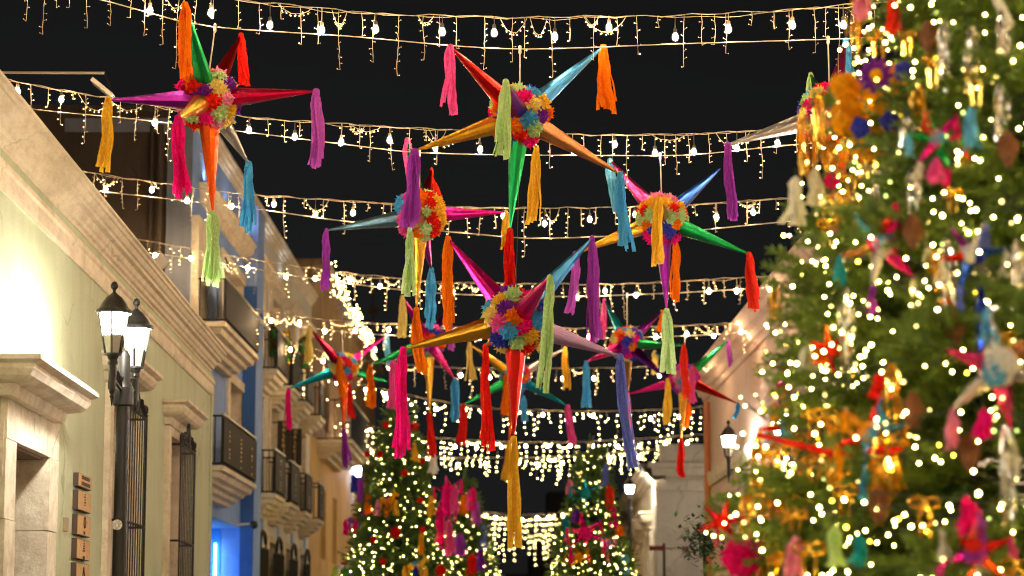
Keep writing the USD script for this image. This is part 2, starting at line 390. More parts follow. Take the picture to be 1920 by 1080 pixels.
def stone_frame(name, s0, s1, z0, z1, wd, mat, proud, thing, split=True):
    fr = thing.part(name, G.box(s0 - wd - .02, s0 - wd + .1, -0.05, 0.03, z1 - .3, z1 + .34), mat)
    zz = z0
    while zz < z1 - 0.06:
        h = min(rngd.uniform(0.45, 0.75), z1 - .006 - zz)
        if z1 - zz - h < 0.2: h = z1 - .006 - zz
        for side, (a, b) in enumerate(((s0 - wd, s0 + .006), (s1 - .006, s1 + wd))):
            e = rngd.uniform(-0.006, 0.006)
            fr.part('stone', G.box(a, b, -0.42, proud + e, zz + 0.004, zz + h - 0.004), mat)
        zz += h
    k = 4; x0 = s0 - wd; span = (s1 - s0 + 2 * wd) / k
    for i in range(k):
        e = rngd.uniform(-0.006, 0.006)
        fr.part('stone', G.box(x0 + i * span + 0.003, x0 + (i + 1) * span - 0.003, -0.42, proud + e, z1 - 0.005, z1 + 0.36), mat)
    return fr
stone_frame('door_frame', door[0] + 0.0, door[1], 0.1, door[3], 0.44, M_WHITEST, 0.05, gh)
hoodp = [(0.0, 0.0), (0.07, 0.0), (0.09, 0.06), (0.10, 0.14), (0.2, 0.17), (0.24, 0.22), (0.27, 0.3), (0.27, 0.36), (0.33, 0.4), (0.33, 0.46), (0.0, 0.46)]
def raised(pr, z, k=1.0): return [(a * k, b * k + z) for a, b in pr]
gh.part('door_hood', G.hood(door[0] - 0.55, door[1] + 0.08, [(a * 1.0 + .05, b * .62 + 3.50) for a, b in hoodp]), M_WHITEST)
gh.part('door', G.box(door[0], door[0] + 0.9, -0.36, -0.30, 0.1, 3.18), M_DOORWOOD)
gh.part('door_interior', G.box(door[0] + 0.9, door[1], -0.445, -0.40, 0.1, 3.18), M_DARKROOM)
gh.part('lintel_board', G.box(door[0], door[1], -0.42, -0.02, door[3] - 0.03, door[3] - 0.001), M_DOORWOOD)
# scroll work of the iron door grille
gr = []
for i in range(8):
    z = 0.5 + i * 0.32
    t = np.linspace(0, 2 * math.pi * 1.4, 14)
    rr = 0.13 * (1 - t / 12)
    pts = np.column_stack([door[0] + 0.45 + rr * np.cos(t), np.full(14, -0.26), z + rr * np.sin(t)])
    gr.append(tube(G.to(pts), 0.012, 4))
gr.append(tube(G.to([[door[0] + 0.28, -0.26, 0.1], [door[0] + 0.28, -0.26, 3.15]]), 0.014)); gr.append(tube(G.to([[door[0] + 0.62, -0.26, 0.1], [door[0] + 0.62, -0.26, 3.15]]), 0.014))
gh.part('door_grille', cat(*gr), M_IRON)
def grille(name, s0, s1, zb, zt, n, nb, thing, label=None):
    rails = [tube(G.to([[s0, n, z], [s1, n, z]]), 0.016, 4) for z in (zb, zb + (zt - zb) * 0.34, zb + (zt - zb) * 0.66, zt)]
    rails += [tube(G.to([[s, 0.0, z], [s, n, z]]), 0.012, 4) for s in (s0, s1) for z in (zb, zb + (zt - zb) * 0.34, zb + (zt - zb) * 0.66, zt)]
    rails += [tube(G.to([[s, n, zb - .02], [s, n, zt + .02]]), 0.012, 4) for s in (s0, s1)]
    g = thing.part(name, cat(*rails), M_IRON, label=label)
    for i in range(nb):
        s = s0 + (s1 - s0) * i / (nb - 1)
        g.part('bar', tube(G.to([[s, n + 0.004, zb], [s, n + 0.004, zt + 0.05]]), 0.0075, 5), M_IRON)
    c = (s0 + s1) / 2; cr = []
    for sg in (-1, 1):
        for (q, h, w) in ((0.0, 0.62, 0.32), (0.28, 0.34, 0.22)):
            t = np.linspace(0, 1, 12)
            cr.append(tube(G.to(np.column_stack([c + sg * (q * (s1 - s0) * .9 + w * (1 - t) * np.cos(t * 2.2)), np.full(12, n), zt + 0.02 + h * .42 * np.sin(t * math.pi / 2)])), 0.02, 4))
        t = np.linspace(0, 2 * math.pi, 14)
        cr.append(tube(G.to(np.column_stack([c + sg * 0.18 + 0.1 * np.cos(t), np.full(14, n), zt + 0.08 + 0.06 * np.sin(t)])), 0.018, 4))
        cr.append(tube(G.to(np.column_stack([c + sg * (s1 - s0) * 0.44 + 0.09 * np.cos(t), np.full(14, n), zt + 0.07 + 0.06 * np.sin(t)])), 0.02, 4))
    cr.append(tube(G.to([[c, n, zt], [c, n, zt + 0.26], [c, n, zt + 0.38]]), [0.03, 0.028, 0.003], 5))
    g.part('crest', cat(*cr), M_IRON)
    return g
for i, w in enumerate((w1, w2)):
    gh.part('window_surround', cat(G.box(w[0] - .22, w[0] + .005, -.4, .06, .5, w[3] + .10), G.box(w[1] - .005, w[1] + .22, -.4, .06, .5, w[3] + .10), G.box(w[0] + .006, w[1] - .006, -.4, .06, w[3] - .005, w[3] + .10)), M_CREAM)
    gh.part('window_hood', G.hood(w[0] - 0.22, w[1] - 0.12, [(a * .95, b * .6 + w[3] + .11) for a, b in hoodp]), M_CREAM)
    gh.part('shutter', G.box(w[0], w[1], -0.38, -0.33, 0.6, w[3]), M_DOORWOOD)
    gh.part('window_sill', G.box(w[0] - 0.2, w[1] + 0.2, -0.02, 0.3, 0.5, 0.6), M_CREAM)
    grille('window_grille', w[0] + 0.02, w[1] - 0.02, 0.62, 4.0, 0.17, 10, gh)
gh.part('socket_box', G.box(21.62, 21.76, 0.0, 0.03, 2.62, 2.74), plain('small_plate', S(150, 130, 100), 0.6))

# wooden plaques beside the door
def zat(v, Y): return 1.6 + (1213 - v) * Y / F
tops = [(887, 918), (919, 962), (964, 1008), (1009, 1053), (1054, 1098)]
words = ['topmost of five, with two lines of lettering', 'second from top, with a small upright emblem', 'middle one of five, with a round emblem', 'fourth from top, with a striped triangle emblem', 'lowest of five, with a tall pointed emblem']
for i, (va, vb) in enumerate(tops):
    Yp = 22.1
    z1, z0 = zat(va, Yp), zat(vb, Yp)
    s0, s1 = 22.12, 22.12 + 0.74
    t = Thing('plaque', f'wooden plaque on the green wall, {words[i]}', 'plaque', G.to([[s0, 0, z0]])[0], 'wooden plaques in a column by the door')
    t.part('board', G.box(s0, s1, 0.0, 0.05, z0 + 0.015, z1 - 0.015), M_WOODEDGE)
    t.part('face', G.box(s0 + 0.006, s1 - 0.006, 0.05, 0.056, z0 + 0.02, z1 - 0.02), M_WOOD)
    c = (s0 + s1) / 2; zc = (z0 + z1) / 2; mk = []
    if i == 0:
        for r in range(2):
            x = s0 + 0.14
            while x < s1 - 0.14:
                w = rngd.uniform(0.02, 0.045)
                mk.append(G.box(x, x + w, 0.056, 0.059, zc + 0.012 - r * 0.055, zc + 0.045 - r * 0.055)); x += w + 0.012
    elif i == 1:
        for k, w in enumerate((0.02, 0.05, 0.03, 0.06, 0.03)): mk.append(G.box(c - w, c + w * .7, 0.056, 0.059, zc + 0.06 - k * 0.025, zc + 0.072 - k * 0.025))
    elif i == 2:
        t_ = np.linspace(0, 2 * math.pi, 18); mk.append(tube(G.to(np.column_stack([c + .05 * np.cos(t_), np.full(18, .058), zc + .03 + .05 * np.sin(t_)])), 0.007, 4))
        for k in range(3): mk.append(G.box(c - 0.05 + k * .035, c - 0.03 + k * .035, 0.056, 0.059, zc - 0.08, zc - 0.05))
    elif i == 3:
        for k in range(5): mk.append(G.box(c - 0.012 - k * 0.013, c + 0.012 + k * 0.013, 0.056, 0.059, zc + 0.07 - k * 0.022, zc + 0.084 - k * 0.022))
        for k in range(4): mk.append(G.box(c - 0.05 + k * .03, c - 0.035 + k * .03, 0.056, 0.059, zc - 0.10, zc - 0.06))
    else:
        for sg in (-1, 1): mk.append(tube(G.to([[c, 0.058, z1 - 0.05], [c + sg * 0.07, 0.058, z0 + 0.05]]), 0.008, 4))
    t.part('marking', cat(*mk), M_INK)

# ------------------------------------------------------------------ street lamps
def lantern(t, c, k=0.66):
    """c = centre of the lantern's foot"""
    c = np.array(c, float)
    def lathe_(pr, sides=16, phase=0.0): return lathe(np.array(pr) * k, c, sides, phase)
    ph = math.pi / 6
    ln = t.part('lantern', cat(lathe_([(0.045, -0.42), (0.05, -0.40), (0.05, -0.12), (0.062, -0.11), (0.062, -0.08), (0.055, -0.06), (0.075, -0.01), (0.1, 0.0), (0.1, 0.02)], 14),
                          lathe_([(0.003, -0.62), (0.02, -0.52), (0.03, -0.50), (0.018, -0.48), (0.035, -0.45), (0.035, -0.42)], 10)), M_POST, smooth=40)
    gl = 0.24
    ln.part('glass_skirt', lathe_([(0.095, 0.021), (0.135, gl)], 6, ph), M_LAMPGLASS)
    ln.part('glass', lathe_([(0.136, gl + 0.002), (0.182, 0.50)], 6, ph), M_LANTERN)
    fr = []
    for q in range(6):
        a = ph + q * math.pi / 3
        fr.append(tube([c + k * np.array([0.1 * math.cos(a), 0.1 * math.sin(a), 0.02]), c + k * np.array([0.187 * math.cos(a), 0.187 * math.sin(a), 0.51])], 0.008, 4))
    ln.part('frame', cat(*fr), M_POST)
    ln.part('cap', cat(lathe_([(0.215, 0.50), (0.225, 0.515), (0.22, 0.54), (0.18, 0.57), (0.15, 0.63), (0.10, 0.70), (0.045, 0.74), (0.03, 0.76)], 12, ph),
                       lathe_([(0.018, 0.755), (0.02, 0.79), (0.045, 0.82), (0.048, 0.85), (0.03, 0.885), (0.004, 0.90)], 12)), M_POST, smooth=30)
    return ln
def lamp_post(x, y, label, zl, dbl=True, group='lit street lamps'):
    g = gz(y) + 0.12
    t = Thing('street_lamp', label, 'street lamp', (x, y, g), group)
    zt = zl - 0.34
    t.part('base', lathe([(0.16, 0), (0.17, 0.05), (0.15, 0.3), (0.11, 0.42), (0.12, 0.46), (0.09, 0.6), (0.075, 0.75)], (x, y, g), 14), M_POST, smooth=35)
    t.part('pole', lathe([(0.062, 0.7), (0.053, zt - g - 0.02)], (x, y, g), 14), M_POST, smooth=40)
    t.part('collar', lathe([(0.062, -0.03), (0.085, -0.02), (0.085, 0.12), (0.07, 0.14), (0.055, 0.2), (0.05, 0.38), (0.03, 0.42)], (x, y, zt), 14), M_POST, smooth=35)
    heads = [(x - 0.03, y - 0.42, zl + 0.0), (x + 0.02, y + 0.52, zl + 0.0)] if dbl else [(x, y, zl)]
    for h in heads:
        if dbl:
            arm = [tube([(x, y, zt + 0.08 + dz), (h[0], h[1], zl - 0.18 + dz)], 0.014, 5) for dz in (0, 0.1)]
            arm += [tube([(x + (h[0] - x) * q, y + (h[1] - y) * q, zt + 0.06 + q * 0.1), (x + (h[0] - x) * (q + .2), y + (h[1] - y) * (q + .2), zt + 0.2 + q * 0.1)], 0.01, 4) for q in (0.1, 0.3, 0.5, 0.7)]
            t.part('arm', cat(*arm), M_POST)
        lantern(t, h)
    return t
pA = P(231, 740, 19.6)
lp = lamp_post(pA[0], 19.6, 'black street lamp with two lit lanterns in front of the green wall', 3.90)
st = P(228, 984, 19.54)
solo('sticker', lathe([(0.0, 0), (0.042, 0), (0.042, 0.004), (0, 0.004)], (pA[0] - 0.015, 19.6 - 0.0605, st[2]), 18, axis=(0, -1, 0)), plain('sticker_paper', S(200, 196, 186), 0.6, var=0.7, bscale=70), 'round white printed sticker on the black lamp pole', 'sticker')
for lx, ly, ll in ((-2.9, 9.5, 'street lamp outside the left edge, nearer than the one by the green wall'), (-2.9, 0.5, 'street lamp behind the photographer on the left pavement'), (3.95, 4.0, 'street lamp behind the right tree, nearest the photographer'),
                   (3.8, 20.5, 'street lamp hidden behind the middle of the right tree'), (3.8, 28.8, 'street lamp hidden behind the left side of the right tree'), (7.2, 54.0, 'street lamp in the side street behind the pink house')):
    lamp_post(lx, ly, ll, 3.98 if ly < 40 else zat(940, 54))
pB = P(1181, 1000, 58)
lamp_post(pB[0], 58, 'slim street lamp with one lit lantern by the pale corner house', zat(940, 58), dbl=False)

# ------------------------------------------------------------------ walls behind the green roof
bw = Thing('brown_house', 'tall dark brown blank wall rising behind the green roof', 'building', (-6, 36, 0))
bw.part('wall', box(-16, -4.33, 34.05, 34.3, 0, 9.2), M_BROWNWALL)
bw.part('drainpipe', cat(tube([(-4.42, 34.0, 0.5), (-4.42, 34.0, 9.0)], 0.05, 8), tube([(-4.54, 34.01, 0.5), (-4.54, 34.01, 9.0)], 0.03, 8)), M_BROWNWALL, smooth=40)
bw.part('coping', box(-16, -4.33, 34.0, 34.3, 9.202, 9.28), M_BROWNWALL)

# ------------------------------------------------------------------ blue house and white house
B = Facade(-3.95, 34.0, 0.0271, 1)
def fY(u, n): return (4.871 - n) * F / (1000 - u)
def fs(u, n): return fY(u, n) - 34.0
def fz(u, v, n): return 1.6 + (1213 - v) * fY(u, n) / F
slabp = [(0.0, 0.0), (0.12, 0.0), (0.14, 0.05), (0.22, 0.07), (0.24, 0.13), (0.32, 0.15), (0.34, 0.2), (0.42, 0.22), (0.44, 0.3), (0.5, 0.31), (0.5, 0.38), (0.0, 0.38)]
roofp = [(-0.3, 0.0), (0.05, 0.0), (0.08, 0.08), (0.14, 0.1), (0.18, 0.2), (0.28, 0.24), (0.3, 0.34), (0.38, 0.38), (0.38, 0.46), (-0.3, 0.46)]
corn = [(a * .36, b * .5 + 9.0) for a, b in roofp]
def balcony(t, s0, s1, zs, rail_h, n, panel=True, gold=0, seed=0):
    """slab with stepped corbel, iron railing, dark cloth panels"""
    r = random.Random(seed)
    b = t.part('balcony', B.hood(s0 + n, s1 - n, [(a * n / 0.5, c + zs - 0.38) for a, c in slabp]), M_CREAM)
    rl = []
    for z in (zs + 0.03, zs + rail_h):
        rl += [tube(B.to([[s0 + .02, 0.02, z], [s0 + .02, n - .03, z], [s0 + .021, n - .03, z]]), 0.014, 4), tube(B.to([[s1 - .02, 0.02, z], [s1 - .02, n - .03, z], [s1 - .021, n - .03, z]]), 0.014, 4),
               tube(B.to([[s0 + .02, n - .03, z], [s1 - .02, n - .03, z]]), 0.016, 4)]
    k = 0
    nb = int((s1 - s0) / 0.13)
    for i in range(nb + 1):
        s = s0 + .02 + (s1 - s0 - .04) * i / nb
        rl.append(tube(B.to([[s, n - .03, zs + .03], [s, n - .03, zs + rail_h]]), 0.009, 4))
    for i in range(1, 4):
        for s in (s0 + .02, s1 - .02): rl.append(tube(B.to([[s, n * i / 4, zs + .03], [s, n * i / 4, zs + rail_h]]), 0.009, 4))
    b.part('railing', cat(*rl), M_IRON)
    if panel:
        b.part('cloth_panel', B.box(s0 + .05, s1 - .05, n - .016, n + 0.0, zs + .06, zs + rail_h - .03), M_BANNER)
        mk = []
        for g in range(gold):
            sc = s0 + (s1 - s0) * (g + 0.5) / gold
            z = zs + 0.1
            while z < zs + rail_h - 0.14:
                h = r.uniform(0.03, 0.06); w = r.uniform(0.03, 0.07)
                if r.random() < 0.75: mk.append(B.box(sc - w, sc + w * r.uniform(0.2, 1), n + 0.001, n + 0.004, z, z + h * 0.6))
                z += h + 0.012
        if mk: b.part('lettering', cat(*mk), M_GOLD_TEXT)
    b.part('handrail', B.box(s0, s1, n - .05, n - .005, zs + rail_h + 0.012, zs + rail_h + 0.04), plain('pale_handrail', S(180, 170, 150), 0.4))
    return b
bh = Thing('blue_house', 'deep blue house with two black balconies and a blue lit shop door', 'building', (-3.9, 36, 0))
s_end = 7.35
shop = (fs(390, 0), fs(455, 0))
def wall_with_holes(fc, s0, s1, z0, z1, holes, th=0.35):
    out = []
    ss = sorted({s0, s1, *[h[0] for h in holes], *[h[1] for h in holes]})
    ss = [s for s in ss if s0 <= s <= s1]
    for a, b in zip(ss[:-1], ss[1:]):
        hs = sorted([h for h in holes if h[0] <= a + 1e-6 and h[1] >= b - 1e-6], key=lambda h: h[2])
        z = z0
        for h in hs:
            if h[2] > z: out.append(fc.box(a, b, -th, 0, z, h[2]))
            z = h[3]
        out.append(fc.box(a, b, -th, 0, z, z1))
    return cat(*out)
d1 = (fs(428, 0.03) + .12, fs(457, 0.03) - .1, 4.15, 6.0 - 0.2); d2 = (d1[0] - 1.0, d1[1], 6.2, 7.6)
bh.part('lower_wall', wall_with_holes(B, 0.0, s_end, 0, 3.8, [(shop[0], shop[1], 0.1, 3.55)]), M_LBLUE)
bh.part('wall', wall_with_holes(B, 0.0, s_end, 3.8, 8.995, [d1, d2]), M_LBLUE)
bh.part('side_wall', cat(B.box(-0.02, 0.0, -0.36, -0.001, 0, 8.99), B.box(0.35, 0.4, -9, -0.4, 0, 8.4), B.box(0, s_end, -9, -8.6, 0, 8.89)), M_GREYWALL)
bh.part('roof_slab', B.box(0, s_end, -9, -0.36, 8.9, 9.1), M_GREYWALL)
bh.part('roof_cornice', B.prof(-0.1, s_end, corn), M_CREAM)
bh.part('grey_pilaster', B.box(s_end - 1.0, s_end, 0, 0.22, 0, 8.985), M_LBLUE)
bh.part('blue_pilaster', B.box(s_end - 1.06, s_end - 1.0, 0, 0.219, 0, 7.6), M_BLUE)
bh.part('blue_panel', B.box(d1[1] + .16, s_end - 1.06, 0, 0.012, 3.9, 7.6), M_BLUE)
bh.part('window_hood', B.hood(0.9, s_end - 0.75, [(a * .6, b * 0.62 + 8.02) for a, b in hoodp]), M_CREAM)
for d in (d1, d2):
    bh.part('door_surround', cat(B.box(d[0] - .3, d[0] + .005, -.3, .04, d[2], d[3] + .15), B.box(d[1] - .005, d[1] + .16, -.3, .04, d[2], d[3] + .15), B.box(d[0] + .006, d[1] - .006, -.3, .04, d[3] - .005, d[3] + .15)), M_CREAM)
    bh.part('balcony_door', B.box(d[0], d[1], -.3, -.26, d[2], d[3]), M_DOORWOOD)
M_UP = emit('ledge_uplight_lens', (.62, .8, 1.0), 26.0)
for k_, s_ in enumerate((1.2, 3.6, 6.0, 9.2, 12.0)):
    q_ = B.to([[s_, .10, 8.37 if s_ < s_end else 8.40]])[0]
    u_ = Thing('ledge_uplight', 'small lit uplight on the window ledge under the roof, ' + ('nearest', 'second', 'third', 'fourth', 'farthest')[k_] + ' of five', 'floodlight', q_, 'uplights on the ledges of the blue and white houses')
    u_.part('housing', lathe([(.05, -.06), (.06, .0), (.055, .03), (.045, .03), (.04, .01)], q_, 12), M_IRON, smooth=30)
    u_.part('lens', lathe([(.001, .0), (.039, .012), (.039, .016), (.001, .018)], q_, 12), M_UP)
bh.part('corner_pilaster', B.box(0.05, 1.1, 0, 0.1, 3.9, 7.7), M_CREAM)
balcony(bh, 0.1, 4.25, 4.13, 0.70, 0.5, gold=3, seed=1)
balcony(bh, 0.1, 4.3, 6.17, 0.62, 0.5, gold=0, seed=2)
# the blue lit shop
bh.part('shop_room', cat(B.box(shop[0], shop[0] + .02, -2.2, -.35, 0.1, 3.55), B.box(shop[1] - .02, shop[1], -2.2, -.35, .1, 3.55), B.box(shop[0], shop[1], -2.22, -2.2, .1, 3.55), B.box(shop[0], shop[1], -2.2, -.35, 3.551, 3.6)), plain('shop_blue_wall', S(40, 130, 210), 0.6))
bh.part('shop_light', cat(tube(B.to([[shop[0] + .3, -.7, 3.45], [shop[1] - .3, -.7, 3.45]]), 0.03, 6), tube(B.to([[shop[1] - .1, -.42, 1.4], [shop[1] - .1, -.42, 3.3]]), 0.02, 6)), M_SHOP)
bh.part('shop_rack', cat(*[tube(B.to([[shop[0] + .5 + k * .3, -1.2, 1.0], [shop[0] + .6 + k * .3, -1.2, 2.6], [shop[0] + .5 + k * .3, -1.2, 3.0]]), [0.12, 0.2, 0.03], 6) for k in range(7)]), M_CLOTHDARK, smooth=40)
# security camera
cpos = B.to([[fs(464, 0.2), 0.28, fz(464, 988, 0.2)]])[0]
t = Thing('security_camera', 'small dark dome camera on a bracket on the blue pilaster', 'camera', cpos)
t.part('bracket', tube([cpos + [-0.25, 0, 0], cpos + [0, 0, 0.02]], 0.02, 5), M_SILVERBOX)
t.part('dome', ball(cpos + [0.04, 0, 0], 0.07), M_IRON, smooth=True)

wh = Thing('white_house', 'cream white house with four bays of stacked black balconies', 'building', (-3.7, 45, 0))
w_end = 18.6
bays = []
for (ua, ub) in ((517, 536), (546.7, 563), (574.4, 587), (599.4, 609)):
    bays.append((fY(ua, .45) - 34, fY(ub, .45) - 34))
hol = []
for a, b in bays:
    hol += [(a + .25, b - .1, 0.9, 3.5), (a + .25, b - .1, 4.2, 6.0), (a + .25, b - .1, 6.34, 8.0)]
wh.part('wall', wall_with_holes(B, s_end, w_end, 0, 8.995, hol), M_WHITEHOUSE)
wh.part('roof_cornice', B.prof(s_end, w_end, corn), M_CREAM)
wh.part('back_wall', cat(B.box(s_end, w_end, -9, -8.6, 0, 8.4), B.box(s_end, w_end, -8.6, -.36, 8.9, 9.1), B.box(w_end - .3, w_end, -8.6, -.36, 0, 8.4)), M_GREYWALL)
for i, (a, b) in enumerate(bays):
    for (z0, z1) in ((0.9, 3.5), (4.2, 6.0), (6.34, 8.0)):
        s0, s1 = a + .25, b - .1
        wh.part('opening_surround', cat(B.box(s0 - .22, s0 + .005, -.3, .05, z0, z1 + .12), B.box(s1 - .005, s1 + .22, -.3, .05, z0, z1 + .12), B.box(s0 + .006, s1 - .006, -.3, .05, z1 - .005, z1 + .12)), M_CREAM)
        wh.part('glazed_door', B.box(s0, s1, -.3, -.27, z0, z1), M_DOORWOOD)
    wh.part('blue_strip', B.box(b + .18, b + .5, 0, .02, 0, 8.3), M_LBLUE)
    wh.part('window_hood', B.hood(a + .05, b + .1, [(q * .7, w * .6 + 8.05) for q, w in hoodp]), M_CREAM)
    balcony(wh, a, b, 4.2, 0.74, 0.45, gold=1, seed=10 + i)
    balcony(wh, a, b, 6.34, 0.72, 0.45, gold=0, seed=20 + i)
    g0 = [tube(B.to([[a + .1 + (b - a - .1) * k / 9, .16, .9], [a + .1 + (b - a - .1) * k / 9, .16, 3.3]]), 0.014, 4) for k in range(10)]
    g0 += [tube(B.to([[a + .1, .16, z], [b, .16, z]]), 0.016, 4) for z in (.9, 1.7, 2.5, 3.3)]
    t_ = np.linspace(0, math.pi, 10); c = (a + b) / 2
    g0.append(tube(B.to(np.column_stack([c + .45 * np.cos(t_), np.full(10, .16), 3.3 + .3 * np.sin(t_)])), 0.03, 4))
    wh.part('window_grille', cat(*g0), M_IRON)
    wh.part('grille_screen', B.box(a + .12, b - .02, .12, .14, .95, 3.28), M_IRON)
# vertical GALERIA banners
for i, (u0, v0, v1) in enumerate(((532, 793, 869), (553, 808, 877))):
    n0 = 0.35
    Yb = fY(u0, n0) + 1.0
    s0 = Yb - 34
    z1, z0 = 1.6 + (1213 - v0) * Yb / F, 1.6 + (1213 - v1) * Yb / F
    nn = -(Yb * (1000 - u0) / F - 4.871)
    t = Thing('banner', ['tall black hanging sign with gold vertical lettering, nearer and higher of the pair', 'tall black hanging sign with gold vertical lettering, farther and lower of the pair'][i], 'sign', B.to([[s0, nn, z1]])[0], 'black vertical shop signs over the balconies')
    w = 0.125
    cc = B.to([[s0, nn, 0]])[0]
    t.part('panel', box(cc[0] - w, cc[0] + w, cc[1] - .02, cc[1] + .02, z0, z1), M_BANNER)
    t.part('bracket', tube([(cc[0] - w - .3, cc[1], z1 - .03), (cc[0] + w, cc[1], z1 - .03)], 0.012, 4), M_IRON)
    mk = []
    word = 'GALERIA'; hh = (z1 - z0) / (len(word) + .6)
    for k, ch in enumerate(word):
        m = meshkit.text_mesh(ch, hh * .68, 0.004, True)
        v = np.array(m.vertices); v = v - [v[:, 0].mean(), 0, 0]
        mk.append((np.column_stack([cc[0] + v[:, 0], cc[1] - .021 - v[:, 2], z1 - (k + 1.05) * hh + v[:, 1]]), np.array(m.faces)[:, ::-1]))
    t.part('lettering', cat(*mk), M_GOLD_TEXT)

# ------------------------------------------------------------------ ochre house with stone upper wall
oh = Thing('ochre_house', 'ochre house with a rough brown stone upper wall past the white house', 'building', (-3.4, 58, 0))
o0, o1 = 18.62, 40.0
oh.part('wall', wall_with_holes(B, o0, o1, 0, 6.2, [(o0 + 3.0, o0 + 4.2, 3.6, 5.2), (o0 + 6.2, o0 + 7.4, 3.6, 5.2)]), M_OCHRE)
oh.part('stone_wall', wall_with_holes(B, o0, o1, 6.2, 9.9, [(o0 + 3.5, o0 + 4.8, 6.6, 8.6), (o0 + 8.5, o0 + 9.8, 6.6, 8.6)]), M_STONE)
oh.part('side_wall', B.box(o0, o0 + .02, -8, -.36, 0, 9.88), M_STONE)
oh.part('roof', B.box(o0, o1, -8, .25, 9.9, 10.05), M_STONE)
for a in (o0 + 3.0, o0 + 6.2): oh.part('window', B.box(a, a + 1.2, -.3, -.26, 3.6, 5.2), M_DARKROOM)
for a in (o0 + 3.5, o0 + 8.5): oh.part('balcony_door', B.box(a, a + 1.3, -.3, -.26, 6.6, 8.6), M_DARKROOM)
balcony(oh, o0 + 1.6, o0 + 7.2, 6.2, 0.9, 0.8, panel=False, seed=40)
# lit garland along its roof edge
rg = random.Random(77)
ga = B.to(np.column_stack([np.linspace(o0 + .5, o0 + 15, 30), np.full(30, .36), 10.0 - .12 * np.abs(np.sin(np.linspace(0, 18, 30)))]))
t = Thing('roof_garland', 'thick garland of tiny lights along the roof edge of the ochre house', 'light garland', ga[0])
t.part('cord', tube(ga, 0.03, 5), M_CORD)
lp_ = []
for i in range(210):
    q = rg.uniform(0, 28.99); k = int(q); p = ga[k] + (ga[k + 1] - ga[k]) * (q - k)
    lp_.append(p + [rg.uniform(0, .16), 0, rg.uniform(-.42, .1)])
t.part('led', many(lp_, 0.010), M_LED_FAR, kind='stuff')
fl = P(664, 884, 66)
t = Thing('floodlight', 'bright bluish floodlight on the ochre house beside the left Christmas tree', 'floodlight', fl)
t.part('housing', box(fl[0] - .2, fl[0] + .2, fl[1], fl[1] + .12, fl[2] - .15, fl[2] + .15), M_IRON)
t.part('lens', box(fl[0] - .17, fl[0] + .17, fl[1] - .012, fl[1] - .002, fl[2] - .12, fl[2] + .12), M_FLOOD)
t.part('bracket', tube([fl + [0, .1, 0], fl + [-.7, .4, 0]], 0.02, 4), M_IRON)

# ------------------------------------------------------------------ right side houses
ph = Thing('pink_house', 'pink plastered house with cream cornice partly hidden behind the right tree', 'building', (4.6, 30, 0))
R = Facade(4.6, 0.0, 0.0, -1)
rholes = [(s, s + 1.4, 0.8, 3.6) for s in (4, 10, 28, 34, 41.2)]
ph.part('wall', wall_with_holes(R, -10, 46.4, 0, 6.3, rholes), M_PINK)
ph.part('end_wall', box(4.6, 12, 46.4, 46.75, 0, 6.3), M_PINK)
ph.part('cornice', cat(R.prof(-10, 46.6, [(a, b + 6.3) for a, b in roofp])), M_PINK)
ph.part('string_course', R.prof(-10, 46.45, [(-.1, 4.6), (.06, 4.6), (.09, 4.7), (.09, 4.85), (-.1, 4.85)]), M_CREAM)
ph.part('roof', box(4.9, 12, -10, 46.5, 6.32, 6.5), M_PALE)
for h in rholes:
    ph.part('shutter', R.box(h[0], h[1], -.3, -.26, h[2], h[3]), M_DOORWOOD)
    ph.part('window_surround', cat(R.box(h[0] - .2, h[0] + .005, -.3, .06, .7, h[3] + .2), R.box(h[1] - .005, h[1] + .2, -.3, .06, .7, h[3] + .2), R.box(h[0] + .006, h[1] - .006, -.3, .06, h[3] - .005, h[3] + .2)), M_CREAM)
ph.part('downpipe', tube([(4.52, 45.6, .2), (4.52, 45.6, 6.2)], 0.06, 8), plain('rust_pipe', S(190, 110, 60), 0.5), smooth=40)
wl = P(1366, 822, 38.6)
t = Thing('wall_lantern', 'glaring lit wall lantern on the pink house beside the right tree', 'wall lantern', wl, 'lit wall lanterns')
lantern(t, wl - [0, 0, 0.3])
t.part('bracket', tube([wl + [0, 0, -.5], (4.6, wl[1], wl[2] - .5)], 0.02, 5), M_POST)

ch = Thing('corner_house', 'pale low house with grey cornice at the far right corner', 'building', (4.5, 58, 0))
C = Facade(4.45, 58.0, 0.028, -1)
cz = 5.55
chol = [(s, s + 1.5, 0.3 + gz(58), 4.3) for s in (1.2, 5.0, 9.0, 13.0)]
ch.part('wall', wall_with_holes(C, 0.0, 26, 0, cz, chol), M_WHITEHOUSE)
ch.part('front_wall', box(4.5, 16, 57.9, 58.2, 0, cz), M_PALE)
ch.part('cornice', cat(C.prof(-.3, 26, [(a * .9, b * .8 + cz) for a, b in roofp])), M_WHITEHOUSE)
ch.part('front_cornice', cat(box(4.3, 16, 57.55, 57.9, cz + .28, cz + .4), box(4.4, 16, 57.68, 57.899, cz + .1, cz + .278), box(4.45, 16, 57.78, 57.9, cz - .25, cz - .15)), M_PALE)
ch.part('parapet', box(4.6, 16, 57.75, 58.1, cz + .4, cz + .85), M_PALE)
ch.part('roof', box(4.6, 16, 58.2, 84, cz + .02, cz + .2), M_PALE)
